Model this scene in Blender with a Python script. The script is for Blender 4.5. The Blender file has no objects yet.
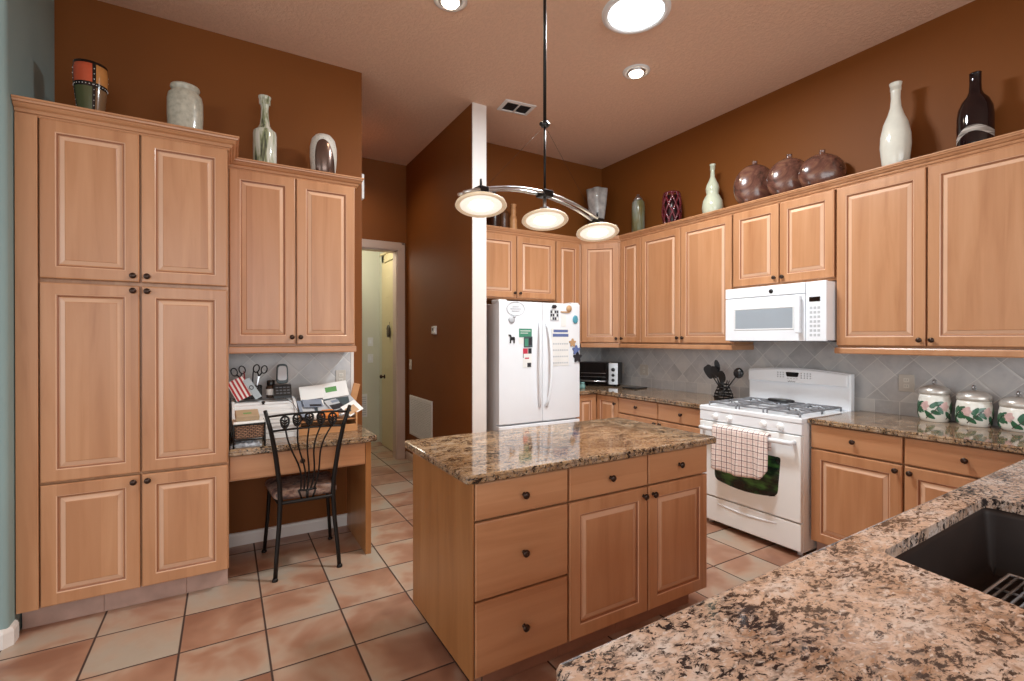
import bpy, bmesh, math, random
from mathutils import Vector, Matrix
from mathutils.geometry import tessellate_polygon
random.seed(7)
S = bpy.context.scene
C = S.collection
PI = math.pi
def R(d): return math.radians(d)

# ------------------------------------------------------------------ camera
cd = bpy.data.cameras.new('camera'); cam = bpy.data.objects.new('camera', cd); C.objects.link(cam)
cd.sensor_width = 36; cd.lens = 484.1251 / 1024 * 36; cd.clip_start = .02; cd.clip_end = 100
YAW = .5345
cam.location = (0, 0, 1.4391)
cam.rotation_euler = (PI / 2 - .0031, 0, -YAW)
S.camera = cam

# ------------------------------------------------------------------ exposure, world, big lights
S.view_settings.view_transform = 'Standard'; S.view_settings.look = 'None'
S.view_settings.exposure = -0.1; S.view_settings.gamma = 1.0; S.view_settings.use_curve_mapping = False
W = bpy.data.worlds.new('daylight'); S.world = W; W.use_nodes = True
wn = W.node_tree; wn.nodes.clear()
wo = wn.nodes.new('ShaderNodeOutputWorld'); wb = wn.nodes.new('ShaderNodeBackground')
tc = wn.nodes.new('ShaderNodeTexCoord'); sx = wn.nodes.new('ShaderNodeSeparateXYZ'); rp = wn.nodes.new('ShaderNodeValToRGB')
wn.links.new(tc.outputs['Generated'], sx.inputs[0]); wn.links.new(sx.outputs['Z'], rp.inputs[0])
rp.color_ramp.elements[0].position = .0; rp.color_ramp.elements[0].color = (.55, .56, .52, 1)
rp.color_ramp.elements[1].position = .25; rp.color_ramp.elements[1].color = (.84, .93, 1.0, 1)
wn.links.new(rp.outputs[0], wb.inputs[0]); wb.inputs[1].default_value = .88
wn.links.new(wb.outputs[0], wo.inputs[0])
def area_light(name, loc, target, sx_, sy_, power, col=(1, 1, 1)):
    l = bpy.data.lights.new(name, 'AREA'); l.shape = 'RECTANGLE'; l.size = sx_; l.size_y = sy_; l.energy = power; l.color = col
    o = bpy.data.objects.new(name, l); C.objects.link(o); o.location = loc
    o.rotation_euler = (Vector(target) - Vector(loc)).to_track_quat('-Z', 'Y').to_euler()
    return o
def point_light(name, loc, power, col, radius=.05, spot=None):
    l = bpy.data.lights.new(name, 'SPOT' if spot else 'POINT'); l.energy = power; l.color = col; l.shadow_soft_size = radius
    if spot: l.spot_size = R(spot); l.spot_blend = .7
    o = bpy.data.objects.new(name, l); C.objects.link(o); o.location = loc
    return o
area_light('added_daylight_rear', (.8, -4.3, 1.9), (1.4, 2.5, 1.2), 5.0, 2.6, 165, (.90, .96, 1))  # added area light for assumed daylight behind the camera; no window is built
area_light('added_daylight_side', (-3.9, .2, 1.7), (2, 2.2, 1.2), 4.0, 2.4, 66, (.90, .96, 1))  # added area light at the open left side, with no window there

# ------------------------------------------------------------------ mesh builder
class MB:
    def __init__(s): s.v = []; s.f = []; s.sm = []; s.mi = []
    def add(s, vs, fs, smooth=False, m=0):
        o = len(s.v); s.v += [tuple(p) for p in vs]
        for f in fs: s.f.append(tuple(i + o for i in f)); s.sm.append(smooth); s.mi.append(m)
        return s
    def box(s, x0, y0, z0, x1, y1, z1, bev=0, m=0):
        x0, x1 = sorted((x0, x1)); y0, y1 = sorted((y0, y1)); z0, z1 = sorted((z0, z1))
        if not bev:
            vs = [(x, y, z) for z in (z0, z1) for y in (y0, y1) for x in (x0, x1)]
            return s.add(vs, [(0, 2, 3, 1), (4, 5, 7, 6), (0, 1, 5, 4), (2, 6, 7, 3), (0, 4, 6, 2), (1, 3, 7, 5)], m=m)
        bm = bmesh.new(); bmesh.ops.create_cube(bm, size=1)
        for v in bm.verts: v.co = Vector(((x0 + x1) / 2 + v.co.x * (x1 - x0), (y0 + y1) / 2 + v.co.y * (y1 - y0), (z0 + z1) / 2 + v.co.z * (z1 - z0)))
        bev = min(bev, .45 * min(x1 - x0, y1 - y0, z1 - z0))
        bmesh.ops.bevel(bm, geom=bm.edges[:], offset=bev, segments=2, profile=.5, affect='EDGES')
        bm.verts.index_update()
        s.add([v.co[:] for v in bm.verts], [[v.index for v in f.verts] for f in bm.faces], m=m); bm.free(); return s
    def lathe(s, prof, c=(0, 0, 0), n=32, ax='z', m=0, squash=1.0, cap=True, warp=None):
        vs = []; fs = []
        for (r, z) in prof:
            for k in range(n):
                a = 2 * PI * k / n
                rr = r * (warp(a, z) if warp else 1)
                p = (rr * math.cos(a), rr * math.sin(a) * squash, z)
                if ax == 'y': p = (p[0], -p[2], p[1])
                if ax == 'x': p = (p[2], p[0], p[1])
                vs.append((c[0] + p[0], c[1] + p[1], c[2] + p[2]))
        for i in range(len(prof) - 1):
            for k in range(n):
                fs.append((i * n + k, i * n + (k + 1) % n, (i + 1) * n + (k + 1) % n, (i + 1) * n + k))
        s.add(vs, fs, True, m)
        if cap:
            for i, rev in ((0, True), (len(prof) - 1, False)):
                if prof[i][0] > 1e-5:
                    idx = [vs[i * n + k] for k in range(n)]
                    s.add(idx, [tuple(range(n))[::-1] if rev else tuple(range(n))], False, m)
        return s
    def tube(s, pts, r, n=8, m=0, closed=False, flat=1.0):
        P = [Vector(p) for p in pts]; N = len(P); rs = r if isinstance(r, (list, tuple)) else [r] * N
        vs = []; up = None
        for i, p in enumerate(P):
            if closed: t = (P[(i + 1) % N] - P[i - 1]).normalized()
            else: t = (P[min(i + 1, N - 1)] - P[max(i - 1, 0)]).normalized()
            if up is None:
                up = Vector((0, 0, 1)) if abs(t.z) < .9 else Vector((0, 1, 0))
            u = (up - t * up.dot(t)).normalized(); w = t.cross(u); up = u
            for k in range(n):
                a = 2 * PI * k / n
                vs.append(p + u * (math.cos(a) * rs[i]) + w * (math.sin(a) * rs[i] * flat))
        fs = []
        for i in range(N if closed else N - 1):
            j = (i + 1) % N
            for k in range(n): fs.append((i * n + k, i * n + (k + 1) % n, j * n + (k + 1) % n, j * n + k))
        s.add(vs, fs, True, m)
        if not closed:
            s.add(vs[:n], [tuple(range(n))[::-1]], False, m); s.add(vs[-n:], [tuple(range(n))], False, m)
        return s
    def rings(s, ring_list, cap0=True, cap1=True, smooth=False, m=0):
        n = len(ring_list[0]); vs = [p for r in ring_list for p in r]; fs = []
        for i in range(len(ring_list) - 1):
            for k in range(n): fs.append((i * n + k, i * n + (k + 1) % n, (i + 1) * n + (k + 1) % n, (i + 1) * n + k))
        s.add(vs, fs, smooth, m)
        for ok, r, rev in ((cap0, ring_list[0], True), (cap1, ring_list[-1], False)):
            if ok:
                for t in tessellate_polygon([[Vector(p) for p in r]]):
                    s.add([r[i] for i in t], [(0, 1, 2)], False, m)
        return s
    def prism(s, poly, z0, z1, m=0):
        return s.rings([[(x, y, z0) for x, y in poly], [(x, y, z1) for x, y in poly]], m=m)
    def sweep(s, path, prof, m=0, ends=True):
        """profile [(out, z)] swept along a plan path with mitres; out = right-hand side of the path."""
        N = len(path); rows = []
        for i in range(N):
            a = Vector(path[max(i - 1, 0)]); b = Vector(path[i]); c = Vector(path[min(i + 1, N - 1)])
            d0 = (b - a).normalized() if i > 0 else None; d1 = (c - b).normalized() if i < N - 1 else None
            if d0 is None: d0 = d1
            if d1 is None: d1 = d0
            n0 = Vector((d0.y, -d0.x)); n1 = Vector((d1.y, -d1.x)); mt = (n0 + n1).normalized(); k = 1 / max(.2, mt.dot(n0))
            rows.append([(b.x + mt.x * o * k, b.y + mt.y * o * k, z) for o, z in prof])
        n = len(prof)
        vs = [p for r in rows for p in r]; fs = []
        for i in range(N - 1):
            for k in range(n): fs.append((i * n + k, (i + 1) * n + k, (i + 1) * n + (k + 1) % n, i * n + (k + 1) % n))
        s.add(vs, fs, False, m)
        if ends:
            for r in (rows[0], rows[-1]):
                for t in tessellate_polygon([[Vector(p) for p in r]]): s.add([r[i] for i in t], [(0, 1, 2)], False, m)
        return s
    def build(s, name, mats, parent=None, loc=(0, 0, 0), rot=(0, 0, 0), fix=True):
        me = bpy.data.meshes.new(name); me.from_pydata(s.v, [], s.f)
        for i, p in enumerate(me.polygons): p.use_smooth = s.sm[i]; p.material_index = s.mi[i]
        if fix:
            bm = bmesh.new(); bm.from_mesh(me)
            bmesh.ops.remove_doubles(bm, verts=bm.verts[:], dist=1e-5)
            bmesh.ops.recalc_face_normals(bm, faces=bm.faces[:]); bm.to_mesh(me); bm.free()
        for mm in (mats if isinstance(mats, (list, tuple)) else [mats]): me.materials.append(mm)
        o = bpy.data.objects.new(name, me); C.objects.link(o); o.location = loc; o.rotation_euler = rot
        if parent: o.parent = parent
        return o

def inset(poly, d):
    """mitred inset of a CCW polygon"""
    out = []; n = len(poly)
    for i in range(n):
        a = Vector(poly[i - 1]); b = Vector(poly[i]); c = Vector(poly[(i + 1) % n])
        d0 = (b - a).normalized(); d1 = (c - b).normalized()
        n0 = Vector((-d0.y, d0.x)); n1 = Vector((-d1.y, d1.x)); mt = n0 + n1
        mt = mt.normalized(); k = 1 / max(.3, mt.dot(n0)); out.append((b.x + mt.x * d * k, b.y + mt.y * d * k))
    return out
def rounded(poly, rad, seg=6):
    out = []; n = len(poly)
    for i in range(n):
        r = rad[i] if isinstance(rad, (list, tuple)) else rad
        b = Vector(poly[i])
        if r <= 0: out.append(tuple(b)); continue
        a = (Vector(poly[i - 1]) - b).normalized(); c = (Vector(poly[(i + 1) % n]) - b).normalized()
        p0 = b + a * r; p1 = b + c * r
        for k in range(seg + 1):
            t = k / seg; out.append(tuple((1 - t) ** 2 * p0 + 2 * t * (1 - t) * b + t * t * p1))
    return out

def tag(o, label=None, cat=None, group=None, kind=None):
    if label: o['label'] = label
    if cat: o['category'] = cat
    if group: o['group'] = group
    if kind: o['kind'] = kind
    return o
def thing(name, label, cat, loc=(0, 0, 0), rz=0, group=None):
    o = bpy.data.objects.new(name, None); C.objects.link(o); o.location = loc; o.rotation_euler = (0, 0, rz)
    o.empty_display_size = .1
    return tag(o, label, cat, group)
def struct(name, mb, m, **k): return tag(mb.build(name, m, **k), kind='structure')
def dup(root, loc=None, rz=None, label=None):
    r = root.copy(); C.objects.link(r)
    if loc is not None: r.location = loc
    if rz is not None: r.rotation_euler = (0, 0, rz)
    if label: r['label'] = label
    for ch in list(root.children):
        c = ch.copy(); C.objects.link(c); c.parent = r
        for g in ch.children:
            d = g.copy(); C.objects.link(d); d.parent = c
    return r

# ------------------------------------------------------------------ materials
def srgb(r, g, b):
    f = lambda c: (c / 12.92 if c <= .04045 else ((c + .055) / 1.055) ** 2.4)
    return (f(r / 255), f(g / 255), f(b / 255), 1)
class NT:
    def __init__(s, name):
        s.m = bpy.data.materials.new(name); s.m.use_nodes = True; s.t = s.m.node_tree; s.b = s.t.nodes['Principled BSDF']
        s.tc = None
    def n(s, typ, **k):
        x = s.t.nodes.new(typ)
        for a, v in k.items():
            if a == 'ins':
                for kk, vv in v.items(): x.inputs[kk].default_value = vv
            else: setattr(x, a, v)
        return x
    def l(s, a, b): s.t.links.new(a, b)
    def co(s, kind='Object', scale=(1, 1, 1), loc=(0, 0, 0), rot=(0, 0, 0)):
        if not s.tc: s.tc = s.n('ShaderNodeTexCoord')
        mp = s.n('ShaderNodeMapping'); mp.inputs['Scale'].default_value = scale; mp.inputs['Location'].default_value = loc; mp.inputs['Rotation'].default_value = rot
        s.l(s.tc.outputs[kind], mp.inputs[0]); return mp.outputs[0]
    def noise(s, vec, sc=5, det=4, rough=.5, dist=0):
        x = s.n('ShaderNodeTexNoise', ins={'Scale': sc, 'Detail': det, 'Roughness': rough, 'Distortion': dist}); s.l(vec, x.inputs['Vector']); return x
    def ramp(s, fac, stops, interp='LINEAR'):
        x = s.n('ShaderNodeValToRGB'); e = x.color_ramp; e.interpolation = interp
        while len(e.elements) < len(stops): e.elements.new(.5)
        for el, (p, c) in zip(e.elements, stops): el.position = p; el.color = c
        s.l(fac, x.inputs[0]); return x.outputs[0]
    def mix(s, fac, a, b, mode='MIX'):
        x = s.n('ShaderNodeMix', data_type='RGBA', blend_type=mode)
        for i, v in ((0, fac), (6, a), (7, b)):
            if hasattr(v, 'node'): s.l(v, x.inputs[i])
            else: x.inputs[i].default_value = v
        return x.outputs[2]
    def math(s, op, a, b=0, c=None):
        x = s.n('ShaderNodeMath', operation=op)
        for i, v in enumerate((a, b) if c is None else (a, b, c)):
            if hasattr(v, 'node'): s.l(v, x.inputs[i])
            else: x.inputs[i].default_value = v
        return x.outputs[0]
    def col(s, v):
        if hasattr(v, 'node'): s.l(v, s.b.inputs['Base Color'])
        else: s.b.inputs['Base Color'].default_value = v
    def bump(s, h, strength=.2, dist=.01):
        x = s.n('ShaderNodeBump', ins={'Strength': strength, 'Distance': dist}); s.l(h, x.inputs['Height']); s.l(x.outputs[0], s.b.inputs['Normal'])
    def set(s, **k):
        for a, v in k.items(): s.b.inputs[a.replace('_', ' ')].default_value = v
        return s
def plain(name, c, rough=.5, metal=0, var=.06, sc=8, spec=.5, coat=0):
    t = NT(name); t.set(Roughness=rough, Metallic=metal)
    t.b.inputs['Specular IOR Level'].default_value = spec
    if coat: t.b.inputs['Coat Weight'].default_value = coat; t.b.inputs['Coat Roughness'].default_value = .08
    d = tuple(x * (1 - var) for x in c[:3]) + (1,); u = tuple(min(1, x * (1 + var)) for x in c[:3]) + (1,)
    nz = t.noise(t.co(), sc, 3); t.col(t.ramp(nz.outputs[0], [(.3, d), (.7, u)])); return t.m
def emit(name, c, st, base=(.9, .9, .9, 1)):
    t = NT(name); t.set(Roughness=.4); t.col(base)
    t.b.inputs['Emission Color'].default_value = c; t.b.inputs['Emission Strength'].default_value = st
    return t.m
def wood(name, light, mid, dark, axis='z', staves=True, rough=.32):
    t = NT(name); t.set(Roughness=rough); t.b.inputs['Specular IOR Level'].default_value = .5
    oi = t.n('ShaderNodeObjectInfo')
    if not t.tc: t.tc = t.n('ShaderNodeTexCoord')
    off = t.n('ShaderNodeVectorMath', operation='ADD'); t.l(t.tc.outputs['Object'], off.inputs[0])
    cb = t.n('ShaderNodeCombineXYZ')
    for i in range(3): t.l(t.math('MULTIPLY', oi.outputs['Random'], (3.7, 5.1, 7.3)[i]), cb.inputs[i])
    t.l(cb.outputs[0], off.inputs[1])
    def mp(sc):
        x = t.n('ShaderNodeMapping'); x.inputs['Scale'].default_value = sc; t.l(off.outputs[0], x.inputs[0]); return x.outputs[0]
    g = {'z': (14, 14, 1.1), 'x': (1.1, 14, 14)}[axis]; f = {'z': (90, 90, 4), 'x': (4, 90, 90)}[axis]
    n1 = t.noise(mp(g), 1.0, 4, .55, .6); n2 = t.noise(mp(f), 1.0, 2, .6)
    c = t.ramp(n1.outputs[0], [(.2, dark), (.46, mid), (.8, light)])
    c = t.mix(t.math('MULTIPLY', n2.outputs[0], .16), c, dark)
    if staves:
        sp = t.n('ShaderNodeSeparateXYZ'); t.l(off.outputs[0], sp.inputs[0])
        q = t.math('FLOOR', t.math('DIVIDE', sp.outputs['X' if axis == 'z' else 'Z'], .085))
        wn_ = t.n('ShaderNodeTexWhiteNoise', noise_dimensions='1D'); t.l(q, wn_.inputs['W'])
        c = t.mix(t.math('MULTIPLY', wn_.outputs['Value'], .5), c, t.mix(wn_.outputs['Value'], light, dark))
    c = t.mix(t.math('MULTIPLY', oi.outputs['Random'], .12), c, dark)
    t.col(c); t.bump(n2.outputs[0], .04, .002); return t.m
WL, WM, WD = srgb(204, 153, 114), srgb(190, 137, 97), srgb(164, 110, 73)
M = {}
M['wood'] = wood('maple_vertical', WL, WM, WD)
M['wood_h'] = wood('maple_horizontal', WL, WM, WD, 'x')
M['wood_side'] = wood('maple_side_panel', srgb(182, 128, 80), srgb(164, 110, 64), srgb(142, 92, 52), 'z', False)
M['moulding'] = plain('dark_moulding_ring', srgb(150, 98, 68), .4, var=.05)  # darker brown ring in the sunk moulding of each door
M['bead_highlight'] = plain('painted_moulding_highlight', srgb(216, 174, 144), .22, var=.03)  # pale rings on door mouldings, window highlights painted into the colour
M['groove'] = plain('cabinet_gap_dark', srgb(70, 40, 26), .7)
M['knob'] = plain('oil_rubbed_bronze', srgb(64, 48, 40), .3, .7)
M['white_trim'] = plain('white_trim_paint', srgb(228, 220, 214), .45, var=.02)

def granite(name, base, tan, rust, black, white, fine=1.0):
    t = NT(name); t.set(Roughness=.07); t.b.inputs['Specular IOR Level'].default_value = .55
    v = t.co(scale=(fine, 1.75 * fine, fine), rot=(0, 0, R(28)))
    w = t.noise(v, 7, 3, .6)
    sv = t.n('ShaderNodeVectorMath', operation='MULTIPLY_ADD'); t.l(w.outputs['Color'], sv.inputs[0]); sv.inputs[1].default_value = (.07, .07, .07); t.l(v, sv.inputs[2])
    vv = sv.outputs[0]
    B = lambda p0, p1, k=1.0: [(p0, (0, 0, 0, 1)), (p1, (k, k, k, 1))]
    n0 = t.noise(vv, 12, 5, .65); c = t.ramp(n0.outputs[0], [(.32, tan), (.5, base), (.68, white)])
    n4 = t.noise(t.co(), 2.6, 3, .6); n6 = t.noise(vv, 24, 4, .65)
    k = t.math('ADD', n6.outputs[0], t.math('MULTIPLY', t.math('SUBTRACT', n4.outputs[0], .5), .8))
    c = t.mix(t.ramp(k, B(.52, .66, .85)), c, rust)
    n1 = t.noise(vv, 44, 4, .7); c = t.mix(t.ramp(n1.outputs[0], B(.51, .60, .85)), c, srgb(134, 116, 104))
    n5 = t.noise(vv, 58, 3, .6); c = t.mix(t.ramp(n5.outputs[0], B(.58, .68, .8)), c, white)
    n2 = t.noise(vv, 46, 6, .74, .3); n3 = t.noise(vv, 6, 3, .6)
    k = t.math('ADD', n2.outputs[0], t.math('MULTIPLY', t.math('SUBTRACT', n3.outputs[0], .5), .38))
    c = t.mix(t.ramp(k, [(.434, (1, 1, 1, 1)), (.476, (0, 0, 0, 1))]), c, black)
    t.col(c); return t.m
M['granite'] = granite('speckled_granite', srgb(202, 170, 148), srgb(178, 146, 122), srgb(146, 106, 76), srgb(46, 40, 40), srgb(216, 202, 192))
M['granite_b'] = granite('golden_granite_dim_light', srgb(160, 128, 94), srgb(128, 96, 68), srgb(94, 66, 46), srgb(32, 28, 26), srgb(182, 162, 140), 1.45)  # peninsula stone in golden brown, its dimmer light put into the colour

def floor_mat():
    t = NT('terracotta_floor_tile'); t.set(Roughness=.33)
    v = t.co(); sp = t.n('ShaderNodeSeparateXYZ'); t.l(v, sp.inputs[0])
    px, py = .3555, .3475
    u = t.math('DIVIDE', t.math('SUBTRACT', sp.outputs['X'], .170 - 20 * px), px); w = t.math('DIVIDE', t.math('SUBTRACT', sp.outputs['Y'], 3.027 - 30 * py), py)
    fu = t.math('FRACT', u); fw = t.math('FRACT', w)
    eu = t.math('MINIMUM', fu, t.math('SUBTRACT', 1, fu)); ew = t.math('MINIMUM', fw, t.math('SUBTRACT', 1, fw))
    e = t.math('MINIMUM', eu, ew)
    cb = t.n('ShaderNodeCombineXYZ'); t.l(t.math('FLOOR', u), cb.inputs[0]); t.l(t.math('FLOOR', w), cb.inputs[1])
    rnd = t.n('ShaderNodeTexWhiteNoise', noise_dimensions='2D'); t.l(cb.outputs[0], rnd.inputs['Vector'])
    off = t.n('ShaderNodeVectorMath', operation='MULTIPLY_ADD'); t.l(rnd.outputs['Color'], off.inputs[0]); off.inputs[1].default_value = (7, 7, 7); t.l(v, off.inputs[2])
    n1 = t.noise(off.outputs[0], 2.6, 3, .55, .5); n2 = t.noise(off.outputs[0], 22, 4, .65)
    k = t.math('ADD', t.math('MULTIPLY_ADD', t.math('SUBTRACT', n1.outputs[0], .5), .95, .5), t.math('MULTIPLY', t.math('SUBTRACT', rnd.outputs['Value'], .5), .16))
    edge = t.ramp(e, [(.0, (1, 1, 1, 1)), (.16, (0, 0, 0, 1))])
    k = t.math('ADD', k, t.math('MULTIPLY', edge, .035))
    c = t.ramp(k, [(.32, srgb(146, 100, 78)), (.45, srgb(172, 128, 104)), (.54, srgb(186, 156, 134)), (.66, srgb(178, 166, 150))])
    c = t.mix(t.math('MULTIPLY', n2.outputs[0], .28), c, srgb(146, 112, 92))
    g = t.ramp(e, [(.010, (1, 1, 1, 1)), (.016, (0, 0, 0, 1))])
    c = t.mix(g, c, srgb(66, 46, 38)); t.col(c)
    h = t.math('ADD', t.ramp(e, [(.008, (0, 0, 0, 1)), (.03, (1, 1, 1, 1))]), t.math('MULTIPLY', n2.outputs[0], .25)); t.bump(h, .35, .004)
    r = t.ramp(g, [(0, (.32, .32, .32, 1)), (1, (.9, .9, .9, 1))]); t.l(r, t.b.inputs['Roughness'])
    return t.m
M['floor'] = floor_mat()
M['toe_brown'] = plain('terracotta_toe_tile', srgb(152, 106, 84), .4, var=.14, sc=9)
M['toe_tile'] = plain('toe_kick_tile', srgb(172, 140, 126), .4, var=.16, sc=9)

def backsplash(name, ax):
    """grey 6 inch tile on the diagonal above one straight row, in the wall's own metres"""
    t = NT(name); t.set(Roughness=.3)
    v = t.co(); sp = t.n('ShaderNodeSeparateXYZ'); t.l(v, sp.inputs[0]); h = sp.outputs[ax]; z = sp.outputs['Z']
    p = .150
    a = t.math('DIVIDE', t.math('ADD', h, z), p * 1.4142); b = t.math('DIVIDE', t.math('SUBTRACT', h, z), p * 1.4142)
    a = t.math('ADD', a, 40.18); b = t.math('ADD', b, 40.42)
    row = t.math('LESS_THAN', z, 1.012)
    def pick(d, s_): return t.math('ADD', t.math('MULTIPLY', d, t.math('SUBTRACT', 1, row)), t.math('MULTIPLY', s_, row))
    u = pick(a, t.math('ADD', t.math('DIVIDE', h, .150), 40)); w = pick(b, t.math('DIVIDE', t.math('SUBTRACT', z, .860), .152))
    fu = t.math('FRACT', u); fw = t.math('FRACT', w)
    e = t.math('MINIMUM', t.math('MINIMUM', fu, t.math('SUBTRACT', 1, fu)), t.math('MINIMUM', fw, t.math('SUBTRACT', 1, fw)))
    cb = t.n('ShaderNodeCombineXYZ'); t.l(t.math('FLOOR', u), cb.inputs[0]); t.l(t.math('FLOOR', w), cb.inputs[1]); t.l(row, cb.inputs[2])
    rnd = t.n('ShaderNodeTexWhiteNoise', noise_dimensions='3D'); t.l(cb.outputs[0], rnd.inputs['Vector'])
    n1 = t.noise(v, 9, 4, .6, .5)
    k = t.math('ADD', t.math('MULTIPLY', n1.outputs[0], .7), t.math('MULTIPLY', rnd.outputs['Value'], .3))
    c = t.ramp(k, [(.3, srgb(174, 172, 172)), (.5, srgb(192, 190, 190)), (.72, srgb(206, 202, 198))])
    g = t.ramp(e, [(.008, (1, 1, 1, 1)), (.022, (0, 0, 0, 1))])
    c = t.mix(g, c, srgb(214, 212, 208)); t.col(c)
    t.bump(t.ramp(e, [(.01, (0, 0, 0, 1)), (.06, (1, 1, 1, 1))]), .25, .003); return t.m
M['splash_y'] = backsplash('grey_diagonal_tile_range', 'Y'); M['splash_x'] = backsplash('grey_diagonal_tile_back', 'X')

def wall_mat(name, c, rough=.6):
    t = NT(name); t.set(Roughness=rough); t.b.inputs['Specular IOR Level'].default_value = .25; v = t.co(); n = t.noise(v, 160, 3, .6); n2 = t.noise(v, 1.2, 3, .5)
    t.col(t.ramp(n2.outputs[0], [(.3, tuple(x * .95 for x in c[:3]) + (1,)), (.7, tuple(min(1, x * 1.05) for x in c[:3]) + (1,))]))
    t.bump(n.outputs[0], .12, .002); return t.m
M['wall'] = wall_mat('rust_brown_wall_paint', srgb(122, 69, 24), .6)
M['wall_grey'] = wall_mat('grey_green_wall_paint', srgb(138, 158, 156))
M['wall_pale'] = wall_mat('pale_green_wall_paint', srgb(206, 206, 190))
def ceil_mat():
    t = NT('tan_knockdown_ceiling'); t.set(Roughness=.85); v = t.co()
    n = t.noise(v, 42, 4, .6, .4); c = srgb(226, 192, 168)
    t.col(t.ramp(n.outputs[0], [(.35, tuple(x * .93 for x in c[:3]) + (1,)), (.65, c)]))
    t.bump(t.ramp(n.outputs[0], [(.42, (0, 0, 0, 1)), (.58, (1, 1, 1, 1))]), .35, .006); return t.m
M['ceil'] = ceil_mat()
M['white'] = plain('white_appliance_enamel', srgb(238, 240, 244), .22, var=.01)
M['white2'] = plain('white_plastic', srgb(226, 226, 226), .4, var=.02)
M['offwhite'] = plain('ivory_enamel', srgb(243, 243, 242), .25, var=.01)
M['grey_line'] = plain('grey_gap', srgb(96, 98, 102), .6)
M['light_grey'] = plain('light_grey_print', srgb(190, 192, 196), .5)
M['black'] = plain('black_plastic', srgb(22, 22, 24), .3)
M['black_gloss'] = plain('black_glass', srgb(10, 10, 12), .06)
M['iron'] = plain('dark_iron', srgb(34, 30, 28), .42, .6)
M['steel'] = plain('brushed_steel', srgb(196, 196, 198), .28, .95)
M['wire'] = plain('bright_wire', srgb(206, 208, 212), .25, .45)
M['chrome'] = plain('chrome', srgb(220, 220, 220), .12, 1)
M['grate'] = plain('grey_cast_iron', srgb(128, 128, 132), .45, .2)
M['sink'] = plain('dark_composite_sink', srgb(50, 40, 36), .5, var=.2, spec=.35)
M['glass_mw'] = plain('microwave_window_mesh', srgb(160, 168, 176), .4, var=.02)
M['lamp'] = emit('lamp_glass_glow', (1, .90, .76, 1), .75)
M['lamp_rim'] = emit('frosted_glass_rim', (1, .80, .56, 1), .22, srgb(235, 215, 185))
M['hot'] = emit('lamp_bulb_glow', (1, .93, .84, 1), 6)
M['spot'] = emit('halogen_bulb', (1, .88, .7, 1), 14)
M['tube'] = emit('sun_tunnel_diffuser', (.86, .95, 1, 1), 6)
M['door_paint'] = plain('cream_door_paint', srgb(208, 192, 150), .4, var=.02)
M['paper'] = plain('white_paper', srgb(236, 234, 230), .7, var=.03)
M['brown_paper'] = plain('kraft_paper', srgb(176, 152, 122), .8)
M['green_print'] = plain('green_print', srgb(90, 150, 80), .6)
M['orange'] = plain('orange_plastic', srgb(226, 130, 50), .5)
M['tray_wood'] = wood('light_oak', srgb(214, 160, 108), srgb(196, 140, 90), srgb(160, 106, 62), 'x', False, .5)

# ------------------------------------------------------------------ room shell
XR, YB, YW, ZC, YH = 3.985, 4.57, 3.88, 3.53, 5.68
XG = -.875
XE, XP0, XP1, YP = .925, 1.880, 2.018, 3.86
mb = MB(); mb.box(-4.2, -4.6, -.12, 4.2, 7.6, 0); struct('floor', mb, M['floor'])
mb = MB(); mb.box(-4.2, -4.6, ZC, 4.2, 7.6, ZC + .1); struct('ceiling', mb, M['ceil'])
mb = MB(); mb.box(XR, -4.6, 0, XR + .14, YB + .14, ZC); struct('wall_right', mb, M['wall'])
mb = MB(); mb.box(XP1, YB, 0, XR, YB + .14, ZC); struct('wall_back', mb, M['wall'])
mb = MB(); mb.box(XG, YW, 0, XE, YW + .13, ZC); mb.box(XE - .13, YW + .13, 0, XE, YH, ZC); struct('wall_desk', mb, M['wall'])
# grey side wall with a rounded corner, its end face towards the room
mb = MB(); poly = rounded([(-4.2, 3.14), (XG, 3.14), (XG, YW + .13), (-4.2, YW + .13)], [0, .025, 0, 0], 5); mb.prism(poly, 0, ZC)
struct('wall_left', mb, M['wall_grey'])
# partition between hall and kitchen: brown, with a white painted end
mb = MB(); mb.box(XP0, YP + .012, 0, XP1, YH + .13, ZC); struct('wall_hall_right', mb, M['wall'])
mb = MB(); mb.box(XP0, YP, 0, XP1, YP + .012, ZC); struct('wall_partition_end', mb, M['white_trim'])
DX0, DX1, DZ = .98, 1.772, 2.50
mb = MB(); mb.box(XE - .13, YH, 0, DX0, YH + .13, ZC); mb.box(DX1, YH, 0, XP0, YH + .13, ZC); mb.box(DX0, YH, DZ, DX1, YH + .13, ZC)
struct('wall_hall_back', mb, M['wall'])
# door casing of the hall doorway
M['casing'] = plain('casing_paint', srgb(196, 172, 158), .45, var=.02)
mb = MB()
pr_ = [(0, 0), (.088, 0), (.088, .012), (.07, .02), (.02, .018), (0, .012)]
mb.box(DX1 - .004, YH - .018, 0, DX1 + .086, YH - .001, DZ + .086, .004); mb.box(DX0 - .05, YH - .018, 0, DX0 + .004, YH - .001, DZ + .086, .004)
mb.box(DX0 - .05, YH - .02, DZ - .004, DX1 + .086, YH - .001, DZ + .09, .004)
mb.box(DX1 - .016, YH - .004, 0, DX1 - .001, YH + .134, DZ - .001); mb.box(DX0 + .001, YH - .004, 0, DX0 + .016, YH + .134, DZ - .001); mb.box(DX0, YH - .004, DZ - .016, DX1, YH + .134, DZ - .001)
struct('trim_1', mb, M['casing'])
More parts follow.
